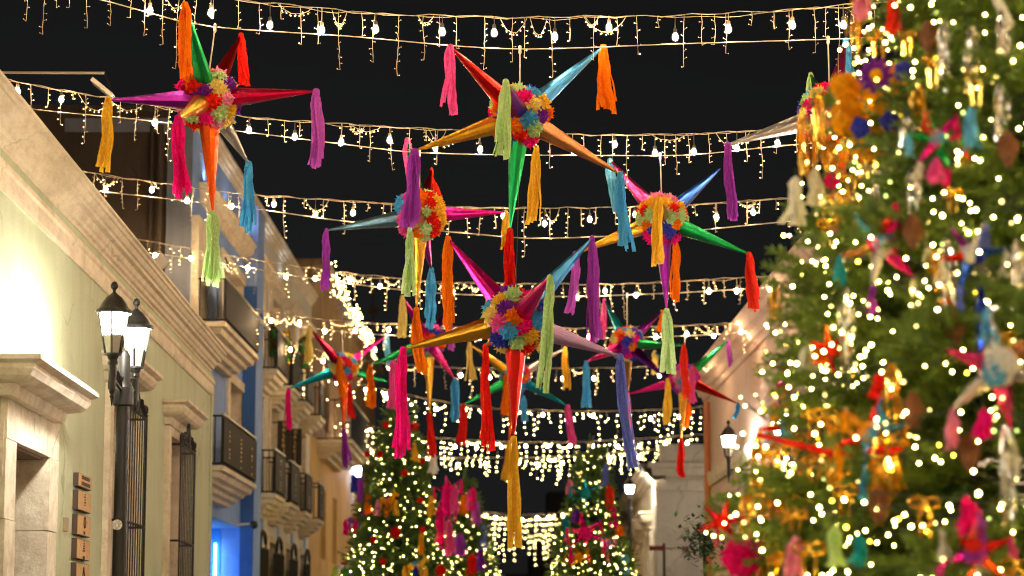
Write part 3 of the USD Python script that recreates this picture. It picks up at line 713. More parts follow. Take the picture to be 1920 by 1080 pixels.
for h in chol:
    ch.part('door', C.box(h[0], h[1], -.3, -.26, h[2], h[3]), M_DARKROOM)
    ch.part('door_hood', C.hood(h[0] - .1, h[1] + .1, [(q, w * .9 + 4.45) for q, w in hoodp]), M_CREAM)
    ch.part('door_surround', cat(C.box(h[0] - .2, h[0] + .005, -.3, .07, h[2], h[3] + .1), C.box(h[1] - .005, h[1] + .2, -.3, .07, h[2], h[3] + .1), C.box(h[0] + .006, h[1] - .006, -.3, .07, h[3] - .005, h[3] + .1)), M_CREAM)
# far blocks closing the street
fb = Thing('far_block', 'dim brown water tower block on the skyline at the end of the street', 'building', (8, 150, 0))
q0, q1 = P(1027, 922, 150), P(1062, 985, 150)
fb.part('tank', box(q0[0], q1[0], 150, 154, q1[2], q0[2]), M_BROWNWALL)
fb.part('wall', box(q0[0] - 1, q1[0] + 9, 150.2, 160, 0, q1[2] + .3), M_BROWNWALL)
far = Thing('end_house', 'dark houses closing the far end of the street', 'building', (0, 130, 0))
far.part('wall', box(-14, 9, 128, 140, 0, 5.2), M_BROWNWALL)
far.part('parapet', box(-14, 9, 127.9, 128.2, 5.202, 5.4), M_BROWNWALL)
mast = Thing('rooftop_antenna', 'thin pole with a small box on the roof by the light garland', 'antenna', P(700, 620, 74))
a0, a1 = P(700, 640, 74), P(700, 545, 74)
mast.part('pole', tube([a0 - [0, 0, 1.2], a1], 0.03, 5), M_BROWNWALL)
mast.part('box', box(a0[0] - .12, a0[0] + .12, 73.9, 74.1, P(700, 592, 74)[2], P(700, 574, 74)[2]), M_BROWNWALL)
# unlit lamp arms on the roofs
def arm_lamp(u0, v0, u1, v1, ua, va, ub, vb, Y, label):
    a, b, c, d = P(u0, v0, Y), P(u1, v1, Y), P(ua, va, Y), P(ub, vb, Y)
    t = Thing('bracket_floodlight', label, 'floodlight', b, 'unlit floodlights on brackets')
    t.part('arm', tube([a, b], 0.014, 5), M_CABLE)
    t.part('hinge', tube([b, (b + c * 0 + d) / 2, d], 0.012, 4), M_IRON)
    e = d - c; e /= np.linalg.norm(e); nn = np.cross(e, [0, 1, 0])
    pts = []
    for w in (-.12, .12):
        for q in (c, d):
            for hh in (-.02, .02): pts.append(q + np.array([0, w, 0]) + nn * hh)
    import trimesh as tm
    hull = tm.convex.convex_hull(np.array(pts))
    t.part('panel', (np.array(hull.vertices), np.array(hull.faces)), M_SILVERBOX)
arm_lamp(-30, 136, 196, 137, 175, 152, 212, 182, 24.6, 'slim tilted floodlight panel on a long pole above the green cornice')
arm_lamp(392, 484, 422, 482, 412, 494, 434, 512, 34.2, 'small tilted floodlight panel on a black bracket at the blue house corner')
arm_lamp(470, 588, 488, 588, 482, 598, 505, 616, 40.0, 'small tilted floodlight panel beside the upper balcony of the blue house')
e = P(300, 492, 30.2)
t = Thing('roof_spotlight', 'small pale square spotlight box lying on the green cornice', 'floodlight', e)
t.part('body', ball(e, 0.001), M_SILVERBOX)
hv = np.array([[x, y, z] for x in (-.09, .09) for y in (-.05, .05) for z in (-.08, .08)]) @ np.array([[.8, 0, .6], [0, 1, 0], [-.6, 0, .8]]) + e
t.part('head', (hv, BOXF), M_SILVERBOX)
# ------------------------------------------------------------------ star piñatas
def rosette(c, d, r, rnd, layers=3, m=9):
    """a ruffled tissue paper flower facing d"""
    a, b, t = frame_of(d); V, T, n = [], [], 0
    for l in range(layers):
        rr = r * (1.0, 0.80, 0.52)[l]; h0 = r * (0.0, 0.22, 0.40)[l]; h1 = r * (0.28, 0.62, 0.95)[l]
        ph = rnd.uniform(0, 6.28); ctr = c + t * h0
        pts = [ctr]
        for i in range(m):
            an = ph + (i + .5) * 2 * math.pi / m; q = rr * .5
            pts.append(c + (a * math.cos(an) + b * math.sin(an)) * q + t * (h0 + (h1 - h0) * .75))
        for i in range(2 * m):
            an = ph + i * math.pi / m + rnd.uniform(-.1, .1)
            q = rr * (rnd.uniform(.94, 1.10) if i % 2 else rnd.uniform(.80, .90))
            pts.append(c + (a * math.cos(an) + b * math.sin(an)) * q + t * (h1 * rnd.uniform(.6, 1.1) if i % 2 else h1 * rnd.uniform(.25, .6)))
        f = []
        for i in range(m):
            i0, i1 = 1 + i, 1 + (i + 1) % m
            o0, o1, o2 = 1 + m + (2 * i) % (2 * m), 1 + m + (2 * i + 1) % (2 * m), 1 + m + (2 * i + 2) % (2 * m)
            f += [[0, i0, i1], [i0, o0, o1], [i0, o1, o2], [i0, o2, i1]]
        V += pts; T.append(np.array(f) + n); n += len(pts)
    return np.array(V), np.vstack(T)
def cone_ray(c, tip, r0, rnd, sides=15):
    d = tip - c; ln = np.linalg.norm(d); a, b, t = frame_of(d)
    ang = np.sort(np.arange(sides) * 2 * math.pi / sides + np.array([rnd.uniform(-.16, .16) for _ in range(sides)]))
    rad = np.array([r0 * rnd.uniform(.93, 1.05) for _ in range(sides)])
    qs = np.array([0.0, 0.25, 0.55, 0.8, 1.0]); V = []
    for q in qs:
        w = rad * (1 - q) + 0.007 * q
        V.append(c + d * q + np.outer(w * np.cos(ang), a) + np.outer(w * np.sin(ang), b))
    v = np.vstack(V + [[tip + t * 0.01]]); f = []
    for k in range(len(qs) - 1):
        for j in range(sides):
            j2 = (j + 1) % sides
            f += [[k * sides + j, k * sides + j2, (k + 1) * sides + j2], [k * sides + j, (k + 1) * sides + j2, (k + 1) * sides + j]]
    k = (len(qs) - 1) * sides
    f += [[k + j, k + (j + 1) % sides, len(v) - 1] for j in range(sides)]
    return v, np.array(f)
def tassel(top, ln, w0, w1, rnd, strips=12, seg=9, sway=0.0, crimp=1.0):
    """a hanging bundle of crepe paper strips tied at the top"""
    V, T, n = [], [], 0
    for s in range(strips):
        an = s * 2.39996 + rnd.uniform(-.3, .3); rr = math.sqrt((s + .5) / strips)
        L_ = ln * (rnd.uniform(.9, 1.03) if s % 4 else rnd.uniform(.78, 1.05)); sw_ = rnd.gauss(0, .018)
        face = an + math.pi / 2 + rnd.uniform(-.7, .7)
        hw = w1 * rnd.uniform(.30, .44)
        ph1, ph2 = rnd.uniform(0, 6), rnd.uniform(0, 6)
        flare = rnd.uniform(.85, 1.15)
        for i in range(seg + 1):
            q = i / seg
            grow = min(1, (q * 5) ** .6) if q < .2 else 1
            R = (w0 + (w1 - w0) * q ** .8) * rr * .8 * flare * (0.35 + .65 * grow)
            p = np.array([math.cos(an) * R + .010 * math.sin(7 * q + ph1) + (sway + sw_) * q * q, math.sin(an) * R + .010 * math.cos(6 * q + ph2) + sw_ * .6 * q * q, -L_ * q])
            e = hw * (.45 + .55 * grow) * (1 + .10 * crimp * math.sin(23 * q + ph1))
            ca, sa = math.cos(face + .5 * q), math.sin(face + .5 * q)
            fold = .35 * hw
            nx, ny = -sa, ca
            jit = .003 * crimp
            V += [top + p + [ca * e + rnd.uniform(-jit, jit), sa * e + rnd.uniform(-jit, jit), rnd.uniform(-jit, jit)],
                  top + p + [nx * fold, ny * fold, 0],
                  top + p + [-ca * e + rnd.uniform(-jit, jit), -sa * e + rnd.uniform(-jit, jit), rnd.uniform(-jit, jit)]]
            if i:
                k = n + 3 * i
                for o in (0, 1): T += [[k - 3 + o, k - 2 + o, k + 1 + o], [k - 3 + o, k + 1 + o, k + o]]
        n += 3 * (seg + 1)
    v, f = np.array(V), np.array(T)
    kb = lathe([(0.004, .012), (w0 * .5, .004), (w0 * .62, -.02), (w0 * .55, -.05)], top, 8)
    return cat((v, f), kb)
def fib(n):
    i = np.arange(n) + .5; z = 1 - 2 * i / n; ph = i * 2.399963
    r = np.sqrt(1 - z * z); return np.column_stack([r * np.cos(ph), r * np.sin(ph), z])
def pinata(label, u, v, Y, rays, seed, hang=None, palette=('orange', 'yellow', 'red', 'hotpink', 'purple', 'blue', 'royal', 'paleyellow', 'palegreen', 'pink'), pattern='mixed', R=0.205, lenr=0.93, cordx=0.0, detail=3):
    rnd = random.Random(seed); c = P(u, v, Y)
    t = Thing('star_pinata', label, 'piñata', c, 'star piñatas hung on cables over the street')
    t.part('ball', ball(c, R, True), crepem('orange'), smooth=True)
    dirs = []
    for (tu, tv, sg, fc, tc, tb, *ex) in rays:
        d = PD(tu, tv); o = EYE - c
        # the tip lies where the line of sight meets the sphere of ray length (nearest approach if it never does)
        bq = d @ o; cc = o @ o - lenr * lenr; disc = bq * bq - cc
        s = -bq + (sg * math.sqrt(disc) if disc > 0 else 0.0)
        tip = EYE + d * s
        if disc <= 0 and sg == 0: pass
        ax = (tip - c) / np.linalg.norm(tip - c); dirs.append(ax)
        rp = t.part('ray', cone_ray(c + ax * R * .75, tip, R * .43, rnd), foilm(fc), smooth=False, label=f'{fc} foil ray')
        if tc:
            Yt = tip[1]; zb = 1.6 + 0.0
            dd = PD(tu, tb); ln = tip[2] - (EYE + dd * (Yt / dd[1]))[2]
            w = ex[0] if ex else 1.0
            t.part('tassel', tassel(tip + [0, 0, .012], ln,   .040 * w, .056 * w, rnd, sway=rnd.gauss(.01, .035)), crepem(tc), label=f'{tc} crepe paper tassel')
    # tissue flowers between the rays
    if pattern == 'mixed': pts = fib(52)
    else: pts = fib(64)
    done_ = []
    for i, p in enumerate(pts):
        if any(p @ a > math.cos(.40) for a in dirs): continue
        if pattern == 'mixed': 
            near_ = {q for d_, q in done_ if d_ @ p > .62}; left = [q for q in palette if q not in near_] or list(palette)
            few = min(sum(q == w_ for _, w_ in done_) for q in left); col = rnd.choice([q for q in left if sum(q == w_ for _, w_ in done_) <= few + 1])
            done_.append((p, col))
        elif pattern == 'rows': col = palette[min(len(palette) - 1, int((1 - p[2]) / 2 * len(palette)))]
        elif pattern == 'columns': col = palette[min(len(palette) - 1, int((p @ rt + 1) / 2 * len(palette)))]
        else: col = palette[min(len(palette) - 1, int(math.acos(max(-1, min(1, -(p @ fw)))) / math.pi * len(palette) * 1.3))]
        t.part('paper_flower', rosette(c + p * (R - .012), p + np.array([rnd.uniform(-.2, .2) for _ in range(3)]), rnd.uniform(.088, .104), rnd, detail), crepem(col))
    if hang is not None:
        h = np.array(hang)
        near = (h - c)[2] < 1.0
        t.part('hanging_cord', tube([c + [0, 0, R * .9], h], 0.006 if near else 0.0025, 5), M_HANG if near else M_IRON)
        if near:
            t.part('knot', lathe([(.004, -.05), (.014, -.03), (.01, 0), (.016, .02), (.004, .03)], h, 8), M_HANG)
    return c

# ------------------------------------------------------------------ strings of lights and the cables under them
def spline(pts, n):
    p = np.asarray(pts, float); d = np.r_[0, np.cumsum(np.linalg.norm(np.diff(p, axis=0), axis=1))]
    from scipy.interpolate import PchipInterpolator
    s = np.linspace(0, d[-1], n)
    return np.column_stack([PchipInterpolator(d, p[:, k])(s) for k in range(3)]), d[-1]
def cable(label, uv, Y, n=40):
    w = np.array([P(u, v, Y) for u, v in uv])
    c, ln = spline(w, n)
    solo('steel_cable', tube(c, 0.0048, 5), M_CABLE, label, 'cable', 'cables across the street that carry the piñatas')
    return c
def on_cable(c, u, Y):
    X = P(u, 500, Y)[0]
    return np.array([X, Y, np.interp(X, c[:, 0], c[:, 2])])
def light_string(label, uv, Y, seed, lit=1.0, drop=(.10, .50), gap=.17, bulb_gap=.46, led_r=.0055, led_mat=None, bulbs=True, twig=True, stuff=False, bulb_r=.024, per=.055, thick=.0042):
    r = random.Random(seed); led_mat = led_mat or M_LED_NEAR
    c, ln = spline([P(u, v, Y) for u, v in uv], 90)
    t = Thing('icicle_light_string', label, 'string lights', c[45], 'strings of icicle lights and warm bulbs over the street')
    # a twisted wire: two strands wound about each other
    k = np.arange(90)
    c2 = c + np.column_stack([0 * k, .008 * np.cos(k * 1.9), .009 * np.sin(k * 1.9) + .004 * np.sin(k * .7)])
    c3 = c + np.column_stack([0 * k, -.008 * np.cos(k * 1.9), -.010 * np.sin(k * 1.7) - .05 * np.maximum(0, meshkit.noise(np.column_stack([k * .33, 0 * k, 0 * k + seed]), seed) - .45)])
    t.part('wire', cat(tube(c2, thick, 4), tube(c3, thick * .7, 4)), M_CORD)
    def at(s):
        q = s / ln * 89; i = min(int(q), 88); return c[i] + (c[i + 1] - c[i]) * (q - i)
    s = r.uniform(.02, .1); all_led, all_cord, all_un = [], [], []
    while s < ln - .05:
        p = at(s); L_ = r.uniform(*drop) * (r.choice([.55, .8, 1, 1, 1.15]))
        n = max(3, int(L_ / per)); pts = [p]; leds, uns, tw = [], [], []
        x, y = 0.0, 0.0
        is_lit = r.random() < lit
        for i in range(1, n + 1):
            x += r.uniform(-.008, .008) * (1 if twig else 3); y += r.uniform(-.008, .008); q = p + [x, y, -L_ * i / n]
            pts.append(q)
            e = q + [r.choice([-1, 1]) * r.uniform(.014, .026), r.uniform(-.015, .015), r.uniform(-.006, .018)]
            if twig: tw.append(tube([q, e], .0025, 3))
            (leds if is_lit and r.random() < .93 else uns).append(e)
        cd = cat(tube(pts, .0027 if twig else .0034, 3), *tw)
        if stuff:
            all_cord.append(cd); all_led += leds; all_un += uns
        else:
            dp = t.part('light_drop', cd, M_CORD if twig else M_CORDDARK)
            if leds: dp.part('led', many(leds, led_r, _ico0), led_mat, kind='stuff')
            if uns: dp.part('unlit_led', many(uns, .0055), M_UNLIT, kind='stuff')
        s += gap * r.uniform(.6, 1.5)
    for q in range(int(ln / 1.1)):
        a0 = r.uniform(.2, ln - .6); w_ = r.uniform(.12, .4); dp_ = r.uniform(.05, .16); tt = np.linspace(0, 1, 9)
        lp = np.array([at(a0 + w_ * x) - [0, .01, dp_ * math.sin(math.pi * x) ** .8 + r.uniform(-.006, .006)] for x in tt])
        tg = [tube([lp[m], lp[m] + [r.uniform(-.02, .02), 0, -r.uniform(.012, .024)]], .003, 3) for m in range(1, 8)]
        lo = t.part('loose_loop', cat(tube(lp, .0034, 3), *tg), M_CORD)
        lo.part('led', many(lp[1:8] - [0, 0, .02], led_r, _ico0), led_mat, kind='stuff')
    if stuff:
        t.part('light_drop', cat(*all_cord), M_CORD, kind='stuff')
        t.part('led', many(all_led, led_r, _ico0), led_mat, kind='stuff')
    if bulbs:
        s = r.uniform(.05, .3)
        while s < ln - .05:
            p = at(s) + [0, -.02, 0]; h = r.choice([.03, .07, .10, .12]); q = p - [0, 0, h]
            b = t.part('bulb', lathe([(.004, -bulb_r * 2.75), (bulb_r * .6, -bulb_r * 2.55), (bulb_r * .96, -bulb_r * 1.9), (bulb_r, -bulb_r * 1.4), (bulb_r * .75, -bulb_r * .6), (bulb_r * .45, 0)], q - [0, 0, .035], 10), M_BULB, smooth=50)
            b.part('socket', cat(tube([p, q], .0035, 4), lathe([(.013, -.04), (.015, -.03), (.015, -.005), (.006, .004)], q, 8)), M_SOCKET if r.random() < .5 else M_CORD)
            s += bulb_gap * r.uniform(.82, 1.18)
    return c
YA, YB, YC, YD, YE, YF, YG, YG2, YH = 19.2, 23.6, 27.5, 33.4, 37.9, 50.6, 59.0, 63.5, 90.0
light_string('light string nearest above the frame top, only its longest lamps showing', [(-300, -260), (300, -190), (960, -150), (1500, -160), (2300, -260)], 17.2, 11, drop=(.2, .45), gap=.3, lit=.2)
cA = cable('cable that carries the two uppermost star piñatas', [(-250, -70), (0, -38), (190, 0), (395, 50), (640, 67), (975, 92), (1280, 82), (1600, 72), (2300, 20)], YA)
light_string('mostly unlit icicle string with warm bulbs along the top edge, above both uppermost piñatas', [(-250, -150), (0, -75), (220, -30), (445, 0), (570, 12), (700, 25), (960, 32), (1280, 28), (1610, 8), (2300, -60)], YA, 12, lit=.22, drop=(.18, .56), gap=.155)
cB = cable('cable behind the balls of the two uppermost piñatas, carrying the two middle ones', [(20, 196), (50, 203), (240, 222), (480, 250), (640, 270), (800, 287), (1000, 291), (1240, 292), (1480, 272), (1900, 235)], YB)
light_string('icicle string with warm bulbs just behind the two uppermost piñatas, second from the top', [(-10, 144), (25, 152), (110, 168), (215, 185), (475, 220), (640, 232), (850, 244), (1160, 253), (1480, 243), (1900, 215)], YB, 13, lit=.62, drop=(.12, .5), gap=.16)
cC = cable('cable passing below the flower ball of the left middle piñata, third from the top', [(110, 350), (180, 358), (480, 392), (640, 414), (880, 438), (1000, 447), (1200, 440), (1480, 415), (1900, 380)], YC)
light_string('icicle string with warm bulbs level with the two middle piñatas, third from top', [(120, 314), (150, 320), (330, 347), (480, 365), (640, 376), (860, 389), (1050, 390), (1250, 385), (1500, 370), (1900, 330)], YC, 14, lit=.72, drop=(.1, .5), gap=.16)
cD = cable('cable crossing just above the flower ball of the big central piñata', [(235, 468), (380, 488), (640, 530), (860, 552), (1040, 556), (1250, 550), (1420, 540), (1800, 510)], YD)
light_string('icicle string with warm bulbs behind the top of the big central piñata, fourth down', [(225, 442), (250, 447), (370, 468), (480, 487), (640, 510), (860, 530), (1100, 533), (1400, 520), (1800, 490)], YD, 15, lit=.8, drop=(.1, .5), gap=.16, led_r=.0065)
cE = cable('cable crossing behind the tassels at the middle of the big central piñata', [(330, 572), (480, 598), (640, 622), (760, 630), (1000, 636), (1280, 630), (1410, 622), (1700, 600)], YE)
light_string('icicle string with warm bulbs behind the rays of the big central piñata, fifth down', [(320, 541), (340, 545), (480, 580), (640, 602), (760, 608), (1000, 616), (1100, 615), (1410, 605), (1700, 590)], YE, 16, lit=.85, drop=(.1, .5), gap=.16, led_r=.007)
light_string('icicle string crossing low over the balconies behind the small left piñata', [(455, 618), (560, 645), (700, 678), (900, 690), (1110, 690), (1330, 682), (1500, 668)], 42.5, 17, lit=.85, drop=(.1, .55), gap=.2, led_r=.0075, bulb_gap=.6)
light_string('dense fully lit icicle string level with the tip of the long red ray', [(560, 690), (660, 716), (790, 745), (870, 759), (960, 767), (1130, 771), (1280, 765), (1360, 757)], YF, 18, drop=(.25, .7), gap=.16, led_r=.0095, led_mat=M_LED_FAR, twig=False, bulb_gap=.55, per=.105)
light_string('dense fully lit icicle string just above the top of the far right tree', [(600, 772), (700, 800), (813, 820), (1000, 829), (1320, 814), (1380, 808)], YG, 19, drop=(.3, .85), gap=.15, led_r=.010, led_mat=M_LED_FAR, twig=False, bulb_gap=.6, per=.115)
light_string('lower dense icicle string hanging behind the yellow tassel of the big piñata', [(640, 822), (740, 845), (870, 858), (1000, 858), (1180, 846), (1380, 832)], YG2, 20, drop=(.25, .7), gap=.17, led_r=.010, led_mat=M_LED_FAR, twig=False, bulb_gap=.7, per=.115)
light_string('farthest curtain of lights, thick and bright, low between the two far trees', [(860, 956), (905, 960), (980, 965), (1060, 960), (1110, 955)], YH, 21, drop=(.9, 1.75), gap=.10, led_r=.014, led_mat=M_LED_FAR, twig=False, bulb_gap=.5, per=.19, bulb_r=.03)
# the same strings go on behind the photographer
for i, yy in enumerate((12.6, 8.0, 3.4, -1.2)):
    xs = (-4.5, -2, 0.4, 2.4, 4.6); zs = (7.1, 6.6, 6.45, 6.55, 7.0)
    c, ln = spline([(x, yy, z) for x, z in zip(xs, zs)], 60)
    t = Thing('icicle_light_string', ['light string overhead, next one out of frame above', 'light string overhead above the right tree', 'light string overhead just before the photographer', 'light string overhead behind the photographer'][i], 'string lights', c[30], 'strings of icicle lights and warm bulbs over the street')
    t.part('wire', tube(c, .008, 4), M_CORD)
    for k in range(2, 59, 3):
        q = c[k] - [0, 0, .08]
        b = t.part('bulb', lathe([(.004, -.069), (.015, -.064), (.024, -.047), (.025, -.035), (.019, -.015), (.011, 0)], q - [0, 0, .035], 8), M_BULB)
        b.part('socket', tube([c[k], q - [0, 0, .036]], .012, 6), M_SOCKET)

# ------------------------------------------------------------------ the piñatas (tip u, tip v, depth sign, foil, tassel, tassel bottom v)
MIX = ('orange', 'yellow', 'red', 'hotpink', 'purple', 'blue', 'royal', 'paleyellow', 'palegreen', 'pink')
pinata('star piñata at upper left with a green ray up and an orange-red ray down', 390, 187, YA, [
    (347, 8, -1, 'green', 'orange', 152, 1.1), (452, 66, 1, 'red', 'red', 162), (203, 187, -1, 'purple', 'yellow', 322, 1.1), (593, 171, -1, 'crimson', 'lilac', 314, 1.2),
    (334, 221, -1, 'gold', 'hotpink', 368, 1.15), (399, 400, -1, 'orange', 'palegreen', 540, 1.1), (466, 306, 1, 'silver', 'blue', 435, 1.15)], 1, on_cable(cA, 395, YA),
    ('red', 'orange', 'yellow', 'paleyellow', 'blue', 'hotpink', 'violet', 'rose', 'palegreen'))
cP2 = pinata('upper centre star piñata, red ray up left, gold ray left, green ray down', 975, 218, YA, [
    (845, 88, -1, 'red', 'pink', 213, 1.0), (1131, 88, 1, 'lightblue', 'orange', 211, 1.2), (777, 283, -1, 'gold', 'purple', 424, 1.25), (1163, 326, -1, 'copper', 'blue', 470, 1.1),
    (956, 432, -1, 'green', 'red', 576, 1.0), (948, 153, -1, 'purple', 'palegreen', 298, 1.0), (1006, 277, 1, 'silver', 'yellow', 418, .95)], 2, on_cable(cA, 975, YA),
    ('orange', 'yellow', 'red', 'royal', 'hotpink', 'violet', 'paleyellow', 'palegreen', 'blue'))
pinata('big central star piñata with a gold ray left and long red ray down', 967, 602, 19.15, [
    (755, 655, -1, 'gold', 'hotpink', 862, .95), (1163, 668, -1, 'lilac', 'indigo', 875, 1.1), (963, 822, -1, 'red', 'yellow', 1028, 1.0), (840, 447, 1, 'magenta', 'orange', 622, 1.0),
    (1110, 447, 1, 'lightblue', 'purple', 648, .9), (1031, 520, -1, 'magenta', 'palegreen', 735, .95), (910, 649, 1, 'gold', 'red', 845, .95)], 3, cP2 - [0, 0, .2],
    ('orange', 'paleyellow', 'royal', 'hotpink', 'blue', 'violet', 'palegreen', 'red', 'yellow', 'pink'), R=.22, lenr=.92)
pinata('left middle star piñata banded in vertical stripes of pink, red and yellow flowers', 787, 403, YB, [
    (612, 432, -1, 'steel', 'purple', 545, .8), (949, 398, 1, 'magenta', 'yellow', 470, .8), (764, 262, 1, 'green', 'pink', 372, 1.2), (809, 318, 1, 'red', 'scarlet', 372, .45),
    (781, 580, -1, 'gold', 'orange', 702, 1.25), (768, 430, -1, 'copper', 'palegreen', 556, 1.0), (809, 505, 1, 'magenta', 'blue', 618, 1.1)], 4, on_cable(cB, 785, YB),
    ('blue', 'pink', 'purple', 'orange', 'palegreen', 'red', 'yellow'), 'columns')
pinata('right middle star piñata with level bands of red, green, orange and blue flowers', 1241, 412, YB, [
    (1144, 300, 1, 'pink', 'lightblue', 398, 1.1), (1350, 316, 1, 'blue', None, 0), (1079, 475, -1, 'gold', 'lilac', 590, 1.15), (1404, 476, -1, 'green', 'scarlet', 584, 1.1),
    (1235, 372, -1, 'copper', 'yellow', 500, 1.2), (1250, 582, -1, 'purple', 'palegreen', 702, 1.2), (1267, 455, 1, 'orange', 'orange', 566, 1.0)], 5, on_cable(cB, 1240, YB),
    ('rose', 'yellow', 'red', 'palegreen', 'orange', 'royal', 'hotpink'), 'rows')
pinata('small left star piñata with teal and green rays in front of the balconies', 643, 690, YE, [
    (580, 615, -1, 'crimson', 'paleyellow', 682, 1.2), (541, 729, -1, 'teal', 'hotpink', 805, 1.0), (728, 716, 1, 'green', None, 0), (725, 628, 1, 'magenta', 'lightblue', 690, 1.2),
    (645, 805, -1, 'orange', 'purple', 878, 1.15), (636, 670, -1, 'orange', 'orange', 744, 1.25), (655, 722, 1, 'red', 'red', 786, 1.0)], 6, on_cable(cE, 643, YE),
    ('blue', 'orange', 'paleyellow', 'red', 'yellow', 'blue', 'hotpink', 'palegreen'), detail=2, lenr=.98)
pinata('small star piñata left of the big one, half hidden behind its gold ray', 803, 640, YD, [
    (754, 556, -1, 'magenta', 'paleyellow', 632, 1.1), (853, 711, -1, 'magenta', 'blue', 792, 1.2), (806, 776, -1, 'gold', 'red', 858, 1.1), (694, 685, -1, 'green', 'orange', 768, 1.1),
    (841, 576, 1, 'purple', 'lilac', 660, .9), (737, 678, 1, 'silver', 'pink', 766, 1.2)], 7, on_cable(cD, 800, YD),
    ('pink', 'royal', 'red', 'orange', 'purple', 'palegreen'), 'rows', detail=2, lenr=.98)
pinata('small star piñata right of the big one with teal ray up left', 1176, 645, YD, [
    (1133, 562, 1, 'teal', 'pink', 636, .9), (1241, 584, 1, 'purple', 'orange', 625, .8), (1282, 648, -1, 'green', 'scarlet', 746, 1.0), (1099, 679, -1, 'magenta', 'blue', 766, 1.15),
    (1252, 712, -1, 'purple', 'yellow', 796, 1.1), (1177, 738, 1, 'gold', 'rose', 850, .8)], 8, on_cable(cD, 1175, YD),
    ('blue', 'paleyellow', 'hotpink', 'violet', 'orange', 'palegreen', 'red', 'royal'), detail=2, lenr=.95)
pinata('small right star piñata with purple and pink flowers near the pink house', 1283, 711, YE, [
    (1228, 659, 1, 'teal', 'paleyellow', 704, 1.1), (1365, 638, 1, 'green', 'purple', 688, .7), (1181, 738, -1, 'magenta', None, 0), (1384, 757, -1, 'red', 'blue', 786, .8),
    (1277, 824, -1, 'gold', 'red', 896, 1.15), (1297, 690, -1, 'crimson', 'pink', 756, 1.2), (1291, 757, 1, 'orange', 'orange', 803, 1.1)], 9, on_cable(cE, 1283, YE),
    ('blue', 'rose', 'purple', 'hotpink', 'violet', 'pink'), 'rings', detail=2, lenr=.98)
pinata('small star piñata mostly hidden behind the long red ray of the big one', 966, 708, YE, [
    (880, 644, -1, 'gold', 'paleyellow', 714, 1.2), (1060, 652, 1, 'silver', 'yellow', 732, 1.2), (868, 759, -1, 'green', 'red', 833, 1.3), (1065, 761, -1, 'teal', 'pink', 835, 1.3),
    (954, 830, -1, 'orange', 'yellow', 902, 1.2), (948, 718, -1, 'orange', 'orange', 780, 1.2), (981, 744, 1, 'lightblue', 'blue', 792, 1.2)], 10, on_cable(cE, 966, YE),
    ('orange', 'blue', 'orange', 'purple', 'blue', 'red'), detail=2, lenr=.98)
pinata('star piñata at far upper right, its ball hidden behind the decorated tree', 1556, 215, YA, [
    (1364, 271, -1, 'silver', 'purple', 417, 1.1), (1586, 76, 1, 'pink', 'blue', 190, 1.0), (1520, 140, 1, 'green', 'palegreen', 280, .8), (1690, 120, 1, 'red', 'yellow', 250, 1.0), (1590, 400, -1, 'orange', 'pink', 540, 1.0)], 12, on_cable(cA, 1561, YA), MIX)

# ------------------------------------------------------------------ Christmas trees
def sprig_mesh(seed, ln=.24, n=40, w=.006, nl=.042):
    r = random.Random(seed); V, T = [], []
    for i in range(n):
        q = (i + .5) / n; an = i * 2.4; p = np.array([0, 0, ln * q]); l = nl * (1.1 - .45 * q)
        d = np.array([math.cos(an), math.sin(an) * .8, .75 + .3 * r.random()]); d = d / np.linalg.norm(d) * l
        s = np.cross(d, [r.uniform(-1, 1), r.uniform(-1, 1), r.uniform(-1, 1)]); s = s / np.linalg.norm(s) * w
        k = len(V); V += [p - s, p + s, p + d + s * .3, p + d - s * .3]; T += [[k, k + 1, k + 2], [k, k + 2, k + 3]]
    v, f = tube([(0, 0, 0), (0, 0, ln)], [.004, .002], 3)
    return cat((np.array(V), np.array(T)), (v, f))
def needle_mat(name, c1, c2):
    return usdkit.material(stage, L + name, {
        'g': ('geometry', {}), 'n': ('noise_texture', {'scale': 3.5, 'detail': 4}), 'n2': ('noise_texture', {'scale': 26.0, 'detail': 2}),
        'x0': ('math', {'math_type': 'multiply_add', 'value2': .5, 'value3': .0}), 'x1': ('math', {'math_type': 'multiply_add', 'value2': .5}),
        'r': ('rgb_ramp', {'ramp': [(.3, c1), (.7, c2)]}), 'd': ('principled_bsdf', {'roughness': .5}), 't': ('translucent_bsdf', {}), 'm': ('mix_closure', {'fac': .25})},
        [('g.position', 'n.vector'), ('g.position', 'n2.vector'), ('n.fac', 'x0.value1'), ('n2.fac', 'x1.value1'), ('x0.value', 'x1.value3'), ('x1.value', 'r.fac'), ('r.color', 'd.base_color'), ('r.color', 't.color'),
         ('d.BSDF', 'm.closure1'), ('t.BSDF', 'm.closure2')], surface='m.closure')
M_NEEDLE = needle_mat('fir_needles', (.06, .125, .02), (.23, .34, .06))
M_NEEDLE2 = needle_mat('far_fir_needles', (.045, .10, .025), (.15, .25, .055))
def rotz_to(d, spin):
    """quaternion (w, x, y, z) turning +z onto d after a spin"""
    d = d / np.linalg.norm(d); z = np.array([0, 0, 1.0]); w = 1 + z @ d
    q = np.array([w, *np.cross(z, d)]) if w > 1e-6 else np.array([0, 1.0, 0, 0]); q /= np.linalg.norm(q)
    s = np.array([math.cos(spin / 2), 0, 0, math.sin(spin / 2)])
    w0, v0 = q[0], q[1:]; w1, v1 = s[0], s[1:]
    return np.array([w0 * w1 - v0 @ v1, *(w0 * v1 + w1 * v0 + np.cross(v0, v1))])
